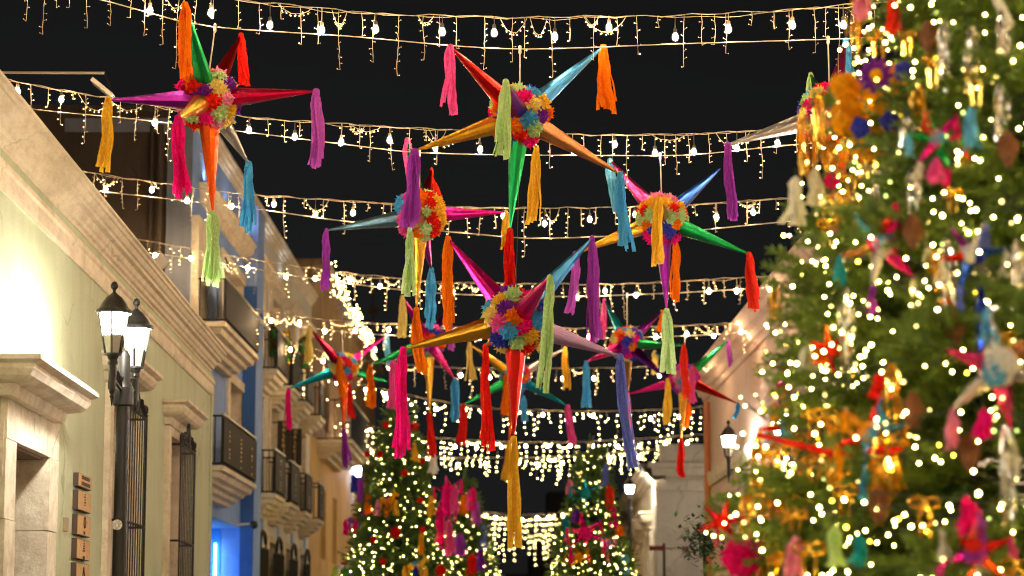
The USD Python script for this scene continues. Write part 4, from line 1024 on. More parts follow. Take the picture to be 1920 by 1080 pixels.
def fir_tree(name, label, x, y, z0, apex, slope, nbr, mat, seed, sprig_scale=1.0, per=16, nled=700, led_r=.012, led_mat=None, led_parts=0, lean_up=.25, group=None, zmin=None):
    r = random.Random(seed); H = apex - z0
    t = Thing(name, label, 'Christmas tree', (x, y, z0), group)
    t.part('trunk', tube([(x, y, z0), (x, y, z0 + H * .5), (x, y, apex - .1)], [.16, .1, .01], 10), M_BARK, smooth=50)
    pos, quat, sc, tips, br = [], [], [], [], []
    for i in range(nbr):
        # denser where the cone is wider
        q = 1 - math.sqrt((i + .5) / nbr); zt = z0 + .35 + (H - .4) * q
        if zmin is not None and zt < zmin: continue
        an = i * 2.399963 + r.uniform(-.3, .3); rad = slope * (apex - zt) * r.choice([.78, .9, .98, 1.04]) * r.uniform(.93, 1.08) + .05
        out = np.array([math.cos(an), math.sin(an), 0]); tip = np.array([x, y, zt]) + out * rad
        root = np.array([x, y, zt - lean_up * rad * .6 + .1]) + out * rad * .12
        br.append(tube([root, (root + tip) / 2 - [0, 0, .04], tip], [.014, .009, .003], 3))
        side = np.cross(out, [0, 0, 1.0]); reach = min(rad * .8, .75)
        for k in range(per):
            w = math.sqrt((k + .5) / per); back = reach * (1 - w); spread = (.10 + .45 * back) * r.uniform(-1, 1) * .8
            p = tip - (tip - root) / np.linalg.norm(tip - root) * back + side * spread * .6 + np.array([0, 0, r.uniform(-.07, .05)])
            d = out + side * (spread * 2.2 + r.uniform(-.5, .5)) + np.array([0, 0, r.uniform(-.35, .55)])
            pos.append(p - d / np.linalg.norm(d) * .10); quat.append(rotz_to(d, r.uniform(0, 6.28))); sc.append(sprig_scale * r.uniform(.75, 1.3))
        tips.append((tip, out))
    for i in range(14):
        d = np.array([r.uniform(-.3, .3), r.uniform(-.3, .3), 1]); pos.append(np.array([x, y, apex - .12 - .04 * i])); quat.append(rotz_to(d, i)); sc.append(sprig_scale)
    t.part('branch', cat(*br), plain('green_twig', (.03, .04, .014), .8), kind='stuff')
    pi = UsdGeom.PointInstancer.Define(stage, t.path + '/crown'); tag(pi.GetPrim(), kind='stuff')
    loc = t.loc
    pr = []
    for k in range(3):
        m = usdkit.mesh(stage, f'{t.path}/crown/sprig_{k:03d}' if k else f'{t.path}/crown/sprig', sprig_mesh(seed * 3 + k), mat); pr.append(m.GetPath())
    pi.CreatePrototypesRel().SetTargets(pr)
    n = len(pos)
    pi.CreateProtoIndicesAttr(Vt.IntArray([r.randrange(3) for _ in range(n)]))
    pi.CreatePositionsAttr(Vt.Vec3fArray.FromNumpy((np.array(pos) - loc).astype(np.float32)))
    pi.CreateOrientationsAttr(Vt.QuathArray([Gf.Quath(float(q[0]), float(q[1]), float(q[2]), float(q[3])) for q in quat]))
    pi.CreateScalesAttr(Vt.Vec3fArray.FromNumpy(np.repeat(np.array(sc)[:, None], 3, 1).astype(np.float32)))
    return t, tips
def tree_lights(label, x, y, z0, apex, slope, n, led_r, seed, mat, parts=0, spiral=9.0, amber=0, zlo=None, proud=1.05):
    """a wire wound up the tree with small lamps on it"""
    r = random.Random(seed); H = apex - z0; zlo = zlo if zlo is not None else z0 + .5
    t = Thing('tree_light_string', label, 'light string', (x, y, z0))
    pts, lamps = [], []
    for i in range(n):
        q = 1 - math.sqrt(1 - (i + .5) / n * .995); z = zlo + (apex - .05 - zlo) * q
        an = 2 * math.pi * spiral * q * 2.2 + r.uniform(-.5, .5) * .6; rad = slope * (apex - z) * proud * r.uniform(.80, 1.06) + .05
        p = np.array([x + rad * math.cos(an), y + rad * math.sin(an), z + r.uniform(-.12, .12)]); lamps.append(p)
    k = max(1, n // 400)
    wire = [tube(lamps[i:i + 2], .0025, 3) for i in range(0, n - 1)] if n <= 900 else [tube(lamps[i:i + 2], .003, 3) for i in range(0, n - 1, 2)]
    t.part('wire', cat(*wire), plain('green_wire', (.01, .03, .012), .6))
    L2 = np.array(lamps)
    if parts:
        # the lamps that face the camera are parts, the others one part
        dv = L2 - EYE; dep = dv @ fw; uu = 960 + F * (dv @ rt) / dep; vv = 540 - F * (dv @ up) / dep
        front = (L2[:, 1] < y + .3) & (uu > 1300) & (uu < 1940) & (vv > -20) & (vv < 1100)
        idx = np.nonzero(front)[0]; idx = idx[::max(1, len(idx) // parts)][:parts]; rest = np.setdiff1d(np.arange(n), idx)
        for j in idx: t.part('lamp', many([L2[j]], led_r * r.uniform(.72, 1.15), _ico0), r.choice(LEDMIX))
        t.part('far_lamp', many(L2[rest], led_r * np.array([r.uniform(.5, 1.1) for _ in rest]), _ico0), mat, kind='stuff')
    else:
        t.part('lamp', many(L2, led_r * np.array([r.uniform(.55, 1.2) for _ in L2]), _ico0), mat, kind='stuff')
    return t
LEDMIX = [M_LED_TREE] * 10 + [M_LED_TREE2] * 2 + [emit('tree_led_dim', (1.0, .72, .22), 1.3)] * 4 + [emit('tree_led_greenish', (.72, .90, .2), .9)] * 3
TX, TY, TAPEX, TS = 3.14, 11.0, 9.1, .25
OS = .8
fir_tree('christmas_tree', 'huge blurred Christmas tree filling the right edge of the photo', TX, TY, 0.0, TAPEX, TS, 760, M_NEEDLE, 31, 1.15, 34, zmin=.9)
tree_lights('string of cream lamps wound through the huge right tree', TX, TY, 0.0, TAPEX, TS, 6200, .0066, 32, M_LED_TREE, parts=300, spiral=11, amber=.13, zlo=1.3, proud=1.09)
def far_tree(label, u, v, Y, sl, seed, nb, nled, zlow, llabel, led_r=.0072):
    a = P(u, v, Y); x = a[0]; z0 = gz(Y)
    fir_tree('christmas_tree', label, x, Y, z0, a[2], sl, nb, M_NEEDLE2, seed, 1.15, 30, zmin=zlow)
    tree_lights(llabel, x, Y, z0, a[2], sl, nled, led_r, seed + 1, M_LED_TREEFAR, zlo=zlow, spiral=13, proud=1.12)
    return x, Y, z0, a[2], sl
TL = far_tree('tall lit Christmas tree left of the street centre, hung with crimson flowers', 748, 742, 42, .265, 41, 460, 900, 1.9, 'string of white lamps wound through the tall left tree')
TM = far_tree('smaller distant Christmas tree with purple ornaments beside the tall left one', 872, 888, 62, .29, 44, 240, 420, 2.4, 'string of white lamps wound through the smaller distant tree', .009)
TR = far_tree('lit Christmas tree right of the street centre, hung with teal and pink piñatas', 1108, 828, 46, .275, 47, 360, 760, 1.9, 'string of white lamps wound through the tree right of centre', .0076)

# ------------------------------------------------------------------ ornaments
def cone_hit(T, u, v, outw=.0):
    x, y, z0, ap, s = T; d = PD(u, v); o = EYE - np.array([x, y, ap])
    A = d[0] ** 2 + d[1] ** 2 - s * s * d[2] ** 2; Bq = 2 * (o[0] * d[0] + o[1] * d[1] - s * s * o[2] * d[2]); Cq = o[0] ** 2 + o[1] ** 2 - s * s * o[2] ** 2
    disc = Bq * Bq - 4 * A * Cq
    k = (-Bq - math.sqrt(disc)) / (2 * A) if disc > 0 else -Bq / (2 * A)
    return EYE + d * (k - outw)
T0 = (TX, TY, 0.0, TAPEX, TS)
def hook(t, p, ln=.05): t.part('hook', tube([p, p + [0, .03, min(ln, .07)]], .0025, 4), plain('green_wire', (.01, .03, .012), .6))
def KS(T): return .82 if T is T0 else T[1] / 70 if T is TL else T[1] / 88 if T is TR else T[1] / 100
def mini_star(T, u, v, size, label, colors, tass, ballc, seed, up_len=1.0, nray=6):
    """small foil star with paper tassels: size = ray length in m"""
    size = size * KS(T)
    p = cone_hit(T, u, v, size * .35 + (.14 if T is T0 else 0)); r = random.Random(seed)
    t = Thing('ornament_star', label, 'ornament', p)
    t.part('ball', ball(p, size * .34, True), crepem(ballc), smooth=True)
    for i in range(8):
        d = np.array([r.uniform(-1, 1), -1.2, r.uniform(-1, 1)]); d /= np.linalg.norm(d)
        t.part('paper_flower', rosette(p + d * size * .30, d, size * .2, r, 2, 6), crepem(r.choice([ballc, ballc, *[q for q in tass if q]])))
    a0 = r.uniform(0, 1)
    for k in range(nray):
        an = a0 + k * 2 * math.pi / nray
        d = rt * math.cos(an) + up * math.sin(an) - fw * r.uniform(.0, .5); d /= np.linalg.norm(d)
        tip = p + d * size
        t.part('ray', cone_ray(p + d * size * .25, tip, size * .17, r, 8), foilm(colors[k % len(colors)]))
        tc = tass[k % len(tass)]
        if tc: t.part('tassel', tassel(tip, size * r.uniform(.5, .9), size * .05, size * .11, r, 7, 5), crepem(tc))
    hook(t, p + [0, 0, size * .3]); return t
def tinsel(T, u, v, ln, label, mat, seed, w=.036, n=15, name='tinsel_tassel', outw=.22):
    p = cone_hit(T, u, v, outw); r = random.Random(seed); V, F_, k = [], [], 0
    for i in range(n):
        an = r.uniform(0, 6.28); R_ = w * math.sqrt(r.random()); l = ln * r.uniform(.7, 1.05); tw = r.uniform(0, 6)
        for j in range(8):
            q = j / 7; rr = R_ * min(1, q * 3 + .2); a2 = tw + q * r.uniform(2, 6)
            c = p + [rr * math.cos(an), rr * math.sin(an), -l * q]; e = np.array([math.cos(a2), math.sin(a2), 0]) * .006
            V += [c - e, c + e]
            if j: F_ += [[k + 2 * j - 2, k + 2 * j - 1, k + 2 * j + 1], [k + 2 * j - 2, k + 2 * j + 1, k + 2 * j]]
        k += 16
    t = Thing(name, label, 'ornament', p)
    t.part('strands', (np.array(V), np.array(F_)), mat); hook(t, p); return t
def pinecone(u, v, label, seed, L_=.13):
    p = cone_hit(T0, u, v, .17); t = Thing('pine_cone', label, 'pine cone', p); sc = []
    t.part('core', lathe([(.004, -L_ / 2), (L_ * .2, -L_ * .3), (L_ * .27, 0), (L_ * .18, L_ * .35), (.004, L_ / 2)], p, 10), plain('pine_cone_brown', S(104, 62, 38), .7), smooth=40)
    for i in range(60):
        q = (i + .5) / 60; z = (q - .5) * L_; R_ = L_ * .36 * math.sin(math.pi * (q * .9 + .06)); an = i * 2.4
        o = np.array([math.cos(an), math.sin(an), 0]); s = np.array([-math.sin(an), math.cos(an), 0]); c = p + [0, 0, z]
        sc.append((np.array([c + o * R_ * .5 - s * .016, c + o * R_ * .5 + s * .016, c + o * R_ + s * .014 + [0, 0, .02], c + o * R_ * 1.06 + [0, 0, .03], c + o * R_ - s * .014 + [0, 0, .02]]), np.array([[0, 1, 2], [0, 2, 3], [0, 3, 4]])))
    t.part('scale', cat(*sc), plain('pine_cone_scale', S(140, 88, 56), .6), kind='stuff'); hook(t, p, .2); return t
M_TSILVER = plain('silver_tinsel', (.85, .83, .8), .16, 1.0); M_TGOLD = plain('gold_tinsel', S(244, 200, 96), .2, 1.0); M_TPINK = plain('pink_tinsel', S(240, 40, 150), .22, 1.0)
M_TBLUE = plain('blue_tinsel', S(50, 80, 210), .2, 1.0)
def paper_tassel(T, u, v, ln, label, col, seed, w=1.0, outw=.24, name='paper_tassel'):
    p = cone_hit(T, u, v, outw); r = random.Random(seed)
    t = Thing(name, label, 'ornament', p); w = min(w, .95 if T is T0 else 9) * KS(T); t.part('strips', tassel(p, ln * KS(T), .03 * w, .055 * w, r, 10, 7), crepem(col)); hook(t, p); return t
def pom(T, u, v, rad, label, col, seed, cat_='ornament', outw=.22, name='paper_flower'):
    p = cone_hit(T, u, v, outw); r = random.Random(seed); rad = rad * KS(T) * (1 if T is T0 else .68); t = Thing(name, label, cat_, p)
    for i, d in enumerate(([0, -1, 0], [.8, -.6, .2], [-.8, -.6, .2], [0, -.6, .9], [0, -.6, -.8])):
        t.part('petals', rosette(p + np.array(d) * rad * .25, np.array(d, float), rad * .8, r, 3, 7), crepem(col))
    return t
# the yellow ornament with a purple daisy, high on the left side of the right tree
p = cone_hit(T0, 1640, 190, .42); rr_ = random.Random(6)
t = Thing('yellow_flower_ornament', 'big ragged golden yellow crepe paper figure with a purple daisy, high on the right tree', 'ornament', p)
for (du, dv, sx, sz) in ((0, 10, 62, 48), (62, -20, 34, 62), (-55, 40, 48, 52), (-18, 92, 40, 60), (42, 78, 28, 58), (-62, -30, 30, 34), (30, -52, 36, 22)):
    c = p + rt * du / 470 - up * dv / 470 + fw * rr_.uniform(-.04, .06)
    m = ball((0, 0, 0), 1, True); mv = m[0] * [sx / 470, .10, sz / 470]
    mv = mv * (1 + .28 * (meshkit.noise(mv * 14 + 5, 3) - .5))[:, None]
    lb = t.part('paper_lobe', (mv * .56 + c, m[1]), crepem('gold'), smooth=False)
    for q in range(9):
        dq = np.array([rr_.uniform(-1, 1), -rr_.uniform(.3, 1), rr_.uniform(-1, 1)]); dq /= np.linalg.norm(dq)
        lb.part('fringe', rosette(c + dq * [sx / 760, .05, sz / 760], dq, rr_.uniform(.03, .055), rr_, 2, 6), crepem('gold'))
for k in range(11):
    an = k * 2 * math.pi / 11; c = p + rt * (-6 / 470) + up * (50 / 470) - fw * .12
    d = rt * math.cos(an) + up * math.sin(an)
    t.part('petal', lathe([(.004, .02), (.015, .035), (.016, .06), (.004, .085)], c, 6, axis=d), crepem('violet'))
t.part('flower_centre', ball(p + rt * (-6 / 470) + up * (50 / 470) - fw * .13, .03), crepem('gold'), smooth=True)
for (du, dv) in ((52, -58), (66, 12), (-40, 60), (22, 46)):
    t.part('blue_patch', rosette(p + rt * du / 470 - up * dv / 470 - fw * .13, -fw, .05, rr_, 2, 5), crepem('royal'))
hook(t, p + [0, 0, .15])
for i, (u, v, ln, lab) in enumerate(((1535, 215, .36, 'gold tinsel strands at the edge of the right tree under the green tassel'), (1505, 240, .34, 'gold tinsel garland end at the outermost left edge of the right tree'), (1600, 40, .3, 'gold tinsel by the top edge of the photo on the right tree'),
        (1560, 300, .2, 'gold tinsel below the yellow paper figure'), (1500, 830, .26, 'gold tinsel left strands under the left blue star'), (1420, 860, .28, 'gold tinsel hanging beside the wall lantern'), (1560, 850, .25, 'gold tinsel trailing between the two blue stars'),
        (1640, 860, .32, 'gold tinsel under the right blue star'), (1670, 720, .3, 'gold tinsel hung above the right blue star'), (1450, 560, .22, 'gold tinsel at the tree edge below the red hanging tassel'), (1720, 200, .2, 'small gold tinsel right of the yellow figure'), (1400, 960, .3, 'gold tinsel low on the left edge of the right tree'), (1430, 1030, .25, 'gold tinsel beside the magenta flower at the bottom'))):
    tinsel(T0, u, v - 40, ln, lab, M_TGOLD, 100 + i)
for i, (u, v, ln, lab) in enumerate(((1772, 60, .3, 'silver tinsel left of the pair near the top right corner'), (1822, 70, .3, 'silver tinsel right of the pair near the top right corner'), (1878, 40, .3, 'silver tinsel under the white strip at the top right'), (1698, 240, .22, 'silver tinsel beside the small green star'),
        (1585, 560, .36, 'long silver tinsel in the middle of the left half of the tree'), (1882, 820, .4, 'long silver tinsel at the lower right edge'), (1775, 470, .28, 'silver tinsel left of the violet star'), (1905, 470, .24, 'silver tinsel right of the violet star'), (1880, 170, .25, 'silver tinsel at the right edge under the top corner'),
        (1640, 360, .28, 'silver tinsel above the blue grey star'), (1715, 330, .2, 'short silver tinsel right of the blue grey star'), (1835, 1000, .26, 'silver tinsel low near the bottom right corner'))):
    tinsel(T0, u, v - 20, ln, lab, M_TSILVER, 140 + i)
tinsel(T0, 1468, 690, .2, 'pink tinsel low left of the silver strands', M_TPINK, 170); tinsel(T0, 1838, 540, .3, 'blue tinsel strip above the large white star', M_TBLUE, 171, n=12, w=.02)
for i, (u, v, lab) in enumerate(((1742, 75, 'brown pine cone near the top of the right tree'), (1712, 775, 'brown pine cone right of the red paper bars'), (1818, 855, 'dark pine cone under the magenta tassel'), (1648, 955, 'large brown pine cone low in the middle of the tree'), (1890, 285, 'pine cone at the right edge beside the silver strands'), (1790, 620, 'pine cone behind the orange ray of the large star'), (1712, 440, 'pine cone hidden in the shade beside the red ray'))):
    pinecone(u, v, lab, 200 + i)
mini_star(T0, 1755, 262, .16, 'small green star ornament with pink and orange tassels', ['magenta', 'green', 'green'], ['hotpink', 'scarlet', 'lightblue', 'white'], 'green', 301)
mini_star(T0, 1652, 460, .24, 'blue grey star ornament with a red ray and cream lower ray', ['silver', 'red', 'lightblue', 'copper', 'silver', 'magenta'], ['white', 'hotpink', None, 'skyteal', 'purple'], 'lightblue', 302)
mini_star(T0, 1822, 478, .17, 'violet star ornament with a red flower and white tassels', ['blue', 'silver', 'purple', 'red'], ['white', 'indigo', None], 'royal', 303)
mini_star(T0, 1872, 690, .30, 'large white and pink star ornament with a magenta tassel', ['copper', 'silver', 'pink', 'silver', 'pink', 'silver'], ['white', 'lightblue', None, 'rose'], 'white', 304)
mini_star(T0, 1480, 800, .17, 'left one of two bright blue star ornaments with red paper bars', ['lightblue', 'red', 'gold', 'red'], ['gold', 'blue', 'gold'], 'blue', 305)
mini_star(T0, 1632, 815, .19, 'right one of two bright blue star ornaments with gold streamers', ['lightblue', 'red', 'gold', 'red'], ['gold', 'blue', 'gold'], 'blue', 306)
mini_star(T0, 1825, 1035, .19, 'red and orange star ornament near the bottom right corner', ['red', 'orange', 'red', 'magenta'], ['pink', 'purple', 'white'], 'scarlet', 307)
mini_star(T0, 1352, 980, .14, 'dark red star ornament poking out at the low left edge of the tree', ['crimson', 'red'], [None], 'red', 308)
mini_star(T0, 1555, 655, .12, 'red orange star ornament by the white tassel', ['red', 'orange'], [None], 'scarlet', 309)
pom(T0, 1392, 1045, .13, 'big magenta paper flower at the bottom left of the right tree', 'hotpink', 320); pom(T0, 1560, 340, .05, 'small magenta flower beside the cream tassel', 'hotpink', 321)
pom(T0, 1600, 165, .05, 'small magenta flower left of the purple daisy', 'hotpink', 322)
paper_tassel(T0, 1528, 320, .2, 'cream and pale green paper tassel at the upper left edge of the tree', 'white', 330, 1.5); paper_tassel(T0, 1492, 335, .26, 'grey beige paper tassel sticking out at the left edge of the tree', 'white', 331, 1.4, .3)
paper_tassel(T0, 1513, 645, .2, 'white paper tassel hanging left of the red star', 'white', 332, 1.3); paper_tassel(T0, 1820, 205, .22, 'pale blue paper tassel right of the small green star', 'lightblue', 333, 1.0)
paper_tassel(T0, 1845, 770, .14, 'magenta paper tassel under the large white star', 'hotpink', 334, 1.4, .35); paper_tassel(T0, 1812, 935, .18, 'pink paper tassel above the red bottom star', 'hotpink', 335, 1.3)
paper_tassel(T0, 1675, 0, .2, 'red and pink paper tassel at the top edge of the photo', 'scarlet', 336, 1.6); paper_tassel(T0, 1615, -20, .18, 'pale pink paper tassel at the top edge, at the tree tip outline', 'rose', 337, 1.4)
paper_tassel(T0, 1610, 1005, .15, 'teal ribbon hanging low in the middle of the right tree', 'skyteal', 338, .6); paper_tassel(T0, 1648, 705, .12, 'short red tassel above the right blue star', 'red', 339, 1.0); paper_tassel(T0, 1755, 260 + 40, .12, 'thin pink tassel under the small green star', 'pink', 340, .9)
paper_tassel(T0, 1565, 990, .2, 'pale green crumpled paper tassel at the bottom of the tree', 'palegreen', 341, 1.6); paper_tassel(T0, 1490, 1010, .2, 'apricot paper tassel at the bottom left', 'rose', 342, 1.5)
a = cone_hit(T0, 1865, -10, .2); b = cone_hit(T0, 1893, 48, .2); solo('paper_strip', tube([a, b], .022, 6), crepem('white'), 'straight white paper strip slanting down from the top edge at the right', 'ornament')
a = cone_hit(T0, 1420, 815, .35); b = cone_hit(T0, 1560, 850, .25); c = cone_hit(T0, 1690, 842, .25); solo('paper_bar', tube([a, b], [.010, .017], 6), crepem('red'), 'red paper bar from the left blue star towards the middle', 'ornament'); solo('paper_bar', tube([b + [.02, 0, 0], c], [.017, .010], 6), crepem('red'), 'red paper bar ending right of the right blue star', 'ornament')

rf = random.Random(909)
for i in range(64):
    zone = (((1370, 1700), (770, 960)), ((1500, 1620), (180, 420)), ((1350, 1480), (930, 1075)), ((1450, 1910), (20, 1070)))[(0, 0, 1, 2, 3, 3, 3)[i % 7]]
    u, v = rf.uniform(*zone[0]), rf.uniform(*zone[1])
    if u < 1590 - v * .22 + 30: u += 90
    kind = i % 3
    if kind < 2 or zone[0][0] != 1450:
        p = cone_hit(T0, u, v, rf.uniform(.08, .26))
        t = Thing('gold_bow', 'small blurred gold foil bow among the lamps of the right tree', 'ornament', p, 'gold foil bows scattered over the right tree')
        a_, b_ = rf.uniform(.02, .035), rf.uniform(.05, .10)
        bw_ = []
        for sg in (-1, 1):
            tt = np.linspace(0, 2 * math.pi, 9)
            bw_.append(tube(np.column_stack([p[0] + sg * a_ * (1 - np.cos(tt)), p[1] + 0 * tt, p[2] + a_ * .7 * np.sin(tt)]), .008, 4))
            bw_.append(tube([p, p + [sg * a_ * .8, -.01, -b_ * .5], p + [sg * a_ * .6, 0, -b_ * 1.4]], [.008, .011, .009], 4))
        t.part('ribbon', cat(*bw_), M_TGOLD); t.part('knot', ball(p, .013), M_TGOLD, smooth=True)
    else:
        col = rf.choice(['hotpink', 'red', 'white', 'rose', 'orange'])
        p = cone_hit(T0, u, v, rf.uniform(.08, .26)); t = Thing('paper_bud', 'tiny blurred ' + {'hotpink': 'hot pink', 'rose': 'pale pink'}.get(col, col) + ' paper bud among the lamps of the right tree', 'ornament', p, {'hotpink': 'hot pink', 'rose': 'pale pink'}.get(col, col) + ' paper buds on the right tree')
        t.part('petals', rosette(p, np.array([0, -1.0, 0]), rf.uniform(.03, .045), rf, 3, 6), crepem(col)); hook(t, p, .06)
# far trees' ornaments
for i, (u, v, rad) in enumerate(((723, 797, .16), (712, 852, .15), (688, 852, .14), (758, 887, .17), (791, 866, .16), (787, 938, .14), (742, 999, .26), (792, 993, .16), (700, 1012, .16), (718, 1052, .15), (826, 1070, .25), (777, 800, .2))):
    pom(TL, u, v, rad, ['crimson paper flower, highest on the left tree', 'crimson flower beside the floodlight glare, inner one', 'crimson flower beside the floodlight glare, outer one', 'crimson flower in the middle of the left tree', 'crimson flower right of the pink tassel end', 'crimson flower left of the hot pink star', 'largest crimson flower low in the left tree',
        'crimson flower beside the golden tinsel', 'crimson flower low at the left of the left tree', 'lowest small crimson flower of the left tree', 'dull red flower at the bottom right of the left tree', 'red bow behind the pink tassel'][i], 'red' if i in (10, 11) else 'hotpink' if False else 'red', 400 + i)
def critter(T, u, v, s, label, body, patch, tass, seed):
    """a small paper donkey with tassels"""
    s = s * KS(T); p = cone_hit(T, u, v, .2); r = random.Random(seed); t = Thing('animal_pinata', label, 'ornament', p)
    m = ball((0, 0, 0), 1, True)
    t.part('body', cat((m[0] * [s * .42, s * .2, s * .22] + p, m[1]), tube([p + [s * .3, 0, .05 * s], p + [s * .5, 0, s * .38]], [s * .15, s * .1], 8), tube([p + [s * .45, 0, s * .38], p + [s * .72, 0, s * .26]], [s * .12, s * .07], 8),
        *[tube([p + [sx * s, sy * s, -.1 * s], p + [sx * s * 1.1, sy * s, -.55 * s]], [s * .08, s * .06], 6) for sx in (-.28, .28) for sy in (-.1, .1)]), crepem(body))
    t.part('saddle', (m[0] * [s * .22, s * .21, s * .13] + p + [0, 0, .12 * s], m[1]), crepem(patch))
    t.part('ear', cat(*[tube([p + [s * .48, q, s * .45], p + [s * .45, q, s * .68]], [s * .05, .004], 5) for q in (-.06 * s, .06 * s)]), crepem(body))
    for q, dx in zip(tass, (-.5, .05, .55)): t.part('tassel', tassel(p + [dx * s, -.2 * s, 0], s * .9, .1 * s, .2 * s, r, 7, 5), crepem(q))
    return t
critter(TL, 724, 938, .5, 'yellow donkey piñata with a purple saddle in the left tree', 'gold', 'violet', ['rose', 'orange', 'yellow'], 420); critter(TL, 665, 975, .5, 'striped purple and orange donkey piñata at the left edge of the left tree', 'purple', 'orange', ['hotpink', 'hotpink', 'lime'], 421)
critter(TL, 778, 1062, .55, 'yellow animal piñata with blue patches at the bottom of the left tree', 'yellow', 'blue', ['yellow', 'royal', 'yellow'], 422); critter(TL, 645, 1062, .5, 'lime and white animal piñata at the bottom left corner of the left tree', 'white', 'red', ['lime', 'green', 'blue'], 423)
for i, (u, v, ln, col, lab) in enumerate(((836, 905, .95, 'hotpink', 'long hot pink paper tassel at the right edge of the left tree'), (853, 910, .8, 'pink', 'pink paper tassel outermost on the right of the left tree'), (825, 950, 1.2, 'hotpink', 'hot pink shredded paper trailing low in the left tree'), (842, 975, 1.0, 'pink', 'pink shredded paper beside the trailing hot pink one'),
        (676, 895, .7, 'purple', 'purple tassel at the left edge of the left tree'), (690, 925, .6, 'orange', 'orange tassel beside the purple one'), (777, 830, .55, 'yellow', 'small yellow tassel right of the long pink tassel'), (812, 850, .6, 'white', 'white tassel at the right edge of the left tree'),
        (808, 930, .6, 'yellow', 'yellow tassel left of the hot pink shreds'), (700, 905, .4, 'palegreen', 'pale green tassel under the floodlight glare'), (664, 890, .5, 'royal', 'royal blue tassel beside the floodlight'), (790, 1000, .6, 'gold', 'golden fringe in the lower middle of the left tree'))):
    paper_tassel(TL, u, v, ln, lab, col, 430 + i, 3.0 if i < 4 else 2.2, .35)
mini_star(TL, 845, 920, .5, 'hot pink star piñata at the right edge of the left tree', ['pink'], ['hotpink', 'pink'], 'hotpink', 450)
mini_star(TR, 1098, 925, .6, 'teal star piñata high on the tree right of centre', ['teal'], ['skyteal', None], 'skyteal', 451); mini_star(TR, 1097, 1000, .75, 'hot pink star piñata in the middle of the tree right of centre', ['pink', 'magenta'], ['hotpink', 'hotpink'], 'hotpink', 452)
mini_star(TR, 1085, 1045, .5, 'golden yellow star piñata low on the tree right of centre', ['gold'], ['gold', None], 'gold', 453); mini_star(TR, 1136, 1018, .4, 'lilac star piñata low right on the tree right of centre', ['lilac'], ['rose', None], 'lilac', 454)
for i, (u, v, ln, col, lab) in enumerate(((1142, 910, .9, 'scarlet', 'orange red tassel at the upper right of the tree right of centre'), (1150, 950, .8, 'hotpink', 'pink tassel at the right edge of the tree right of centre'), (1135, 870, .8, 'indigo', 'pale lilac blue tassel near the top of the tree right of centre'), (1068, 900, .5, 'rose', 'rose tassel jutting from the left of the tree right of centre'),
        (1062, 965, .8, 'skyteal', 'teal tassel at the left edge of the tree right of centre'), (1172, 1040, .8, 'lightblue', 'light blue tassel at the low right of the tree right of centre'), (1160, 985, .4, 'orange', 'orange tassel at the right of the tree right of centre'), (1080, 955, .5, 'violet', 'violet tassel beside the teal star'))):
    paper_tassel(TR, u, v, ln, lab, col, 460 + i, 3.5, .35)
for i, (u, v, ln, col, lab) in enumerate(((872, 925, .9, 'orange', 'orange tassel on the smaller distant tree'), (886, 915, 1.0, 'hotpink', 'pink tassel near the tip of the smaller distant tree'), (893, 940, 1.0, 'lilac', 'lilac tassel at the right of the smaller distant tree'), (862, 1000, .9, 'purple', 'purple tassel in the middle of the smaller distant tree'),
        (885, 1040, .8, 'red', 'red tassel low on the smaller distant tree'), (905, 985, 1.0, 'indigo', 'indigo tassel at the right edge of the smaller distant tree'), (900, 1030, .9, 'violet', 'violet tassel low right on the smaller distant tree'))):
    paper_tassel(TM, u, v, ln, lab, col, 480 + i, 4.5, .3)
# gold wreaths on the upper balconies
for i, (u, v) in enumerate(((510, 638), (532, 652), (566, 662))):
    p = P(u, v, 42 + 2 * i); t = Thing('wreath', ['green and gold wreath on the upper balcony rail, nearest one', 'green and gold wreath on the upper balcony rail, middle one', 'green and gold wreath on the upper balcony rail, farthest one'][i], 'wreath', p)
    a_ = np.linspace(0, 2 * math.pi, 18); r = random.Random(i)
    t.part('ring', tube(np.column_stack([p[0] + 0 * a_, p[1] + .25 * np.cos(a_), p[2] + .25 * np.sin(a_)]), .06, 6), M_NEEDLE2)
    for k in range(9):
        q = k * .7; t.part('bow_leaf', rosette(p + [.05, .25 * math.cos(q), .25 * math.sin(q)], np.array([1, -.6, .2]), .1, r, 2, 5), foilm('gold') if k % 2 else crepem('green'))

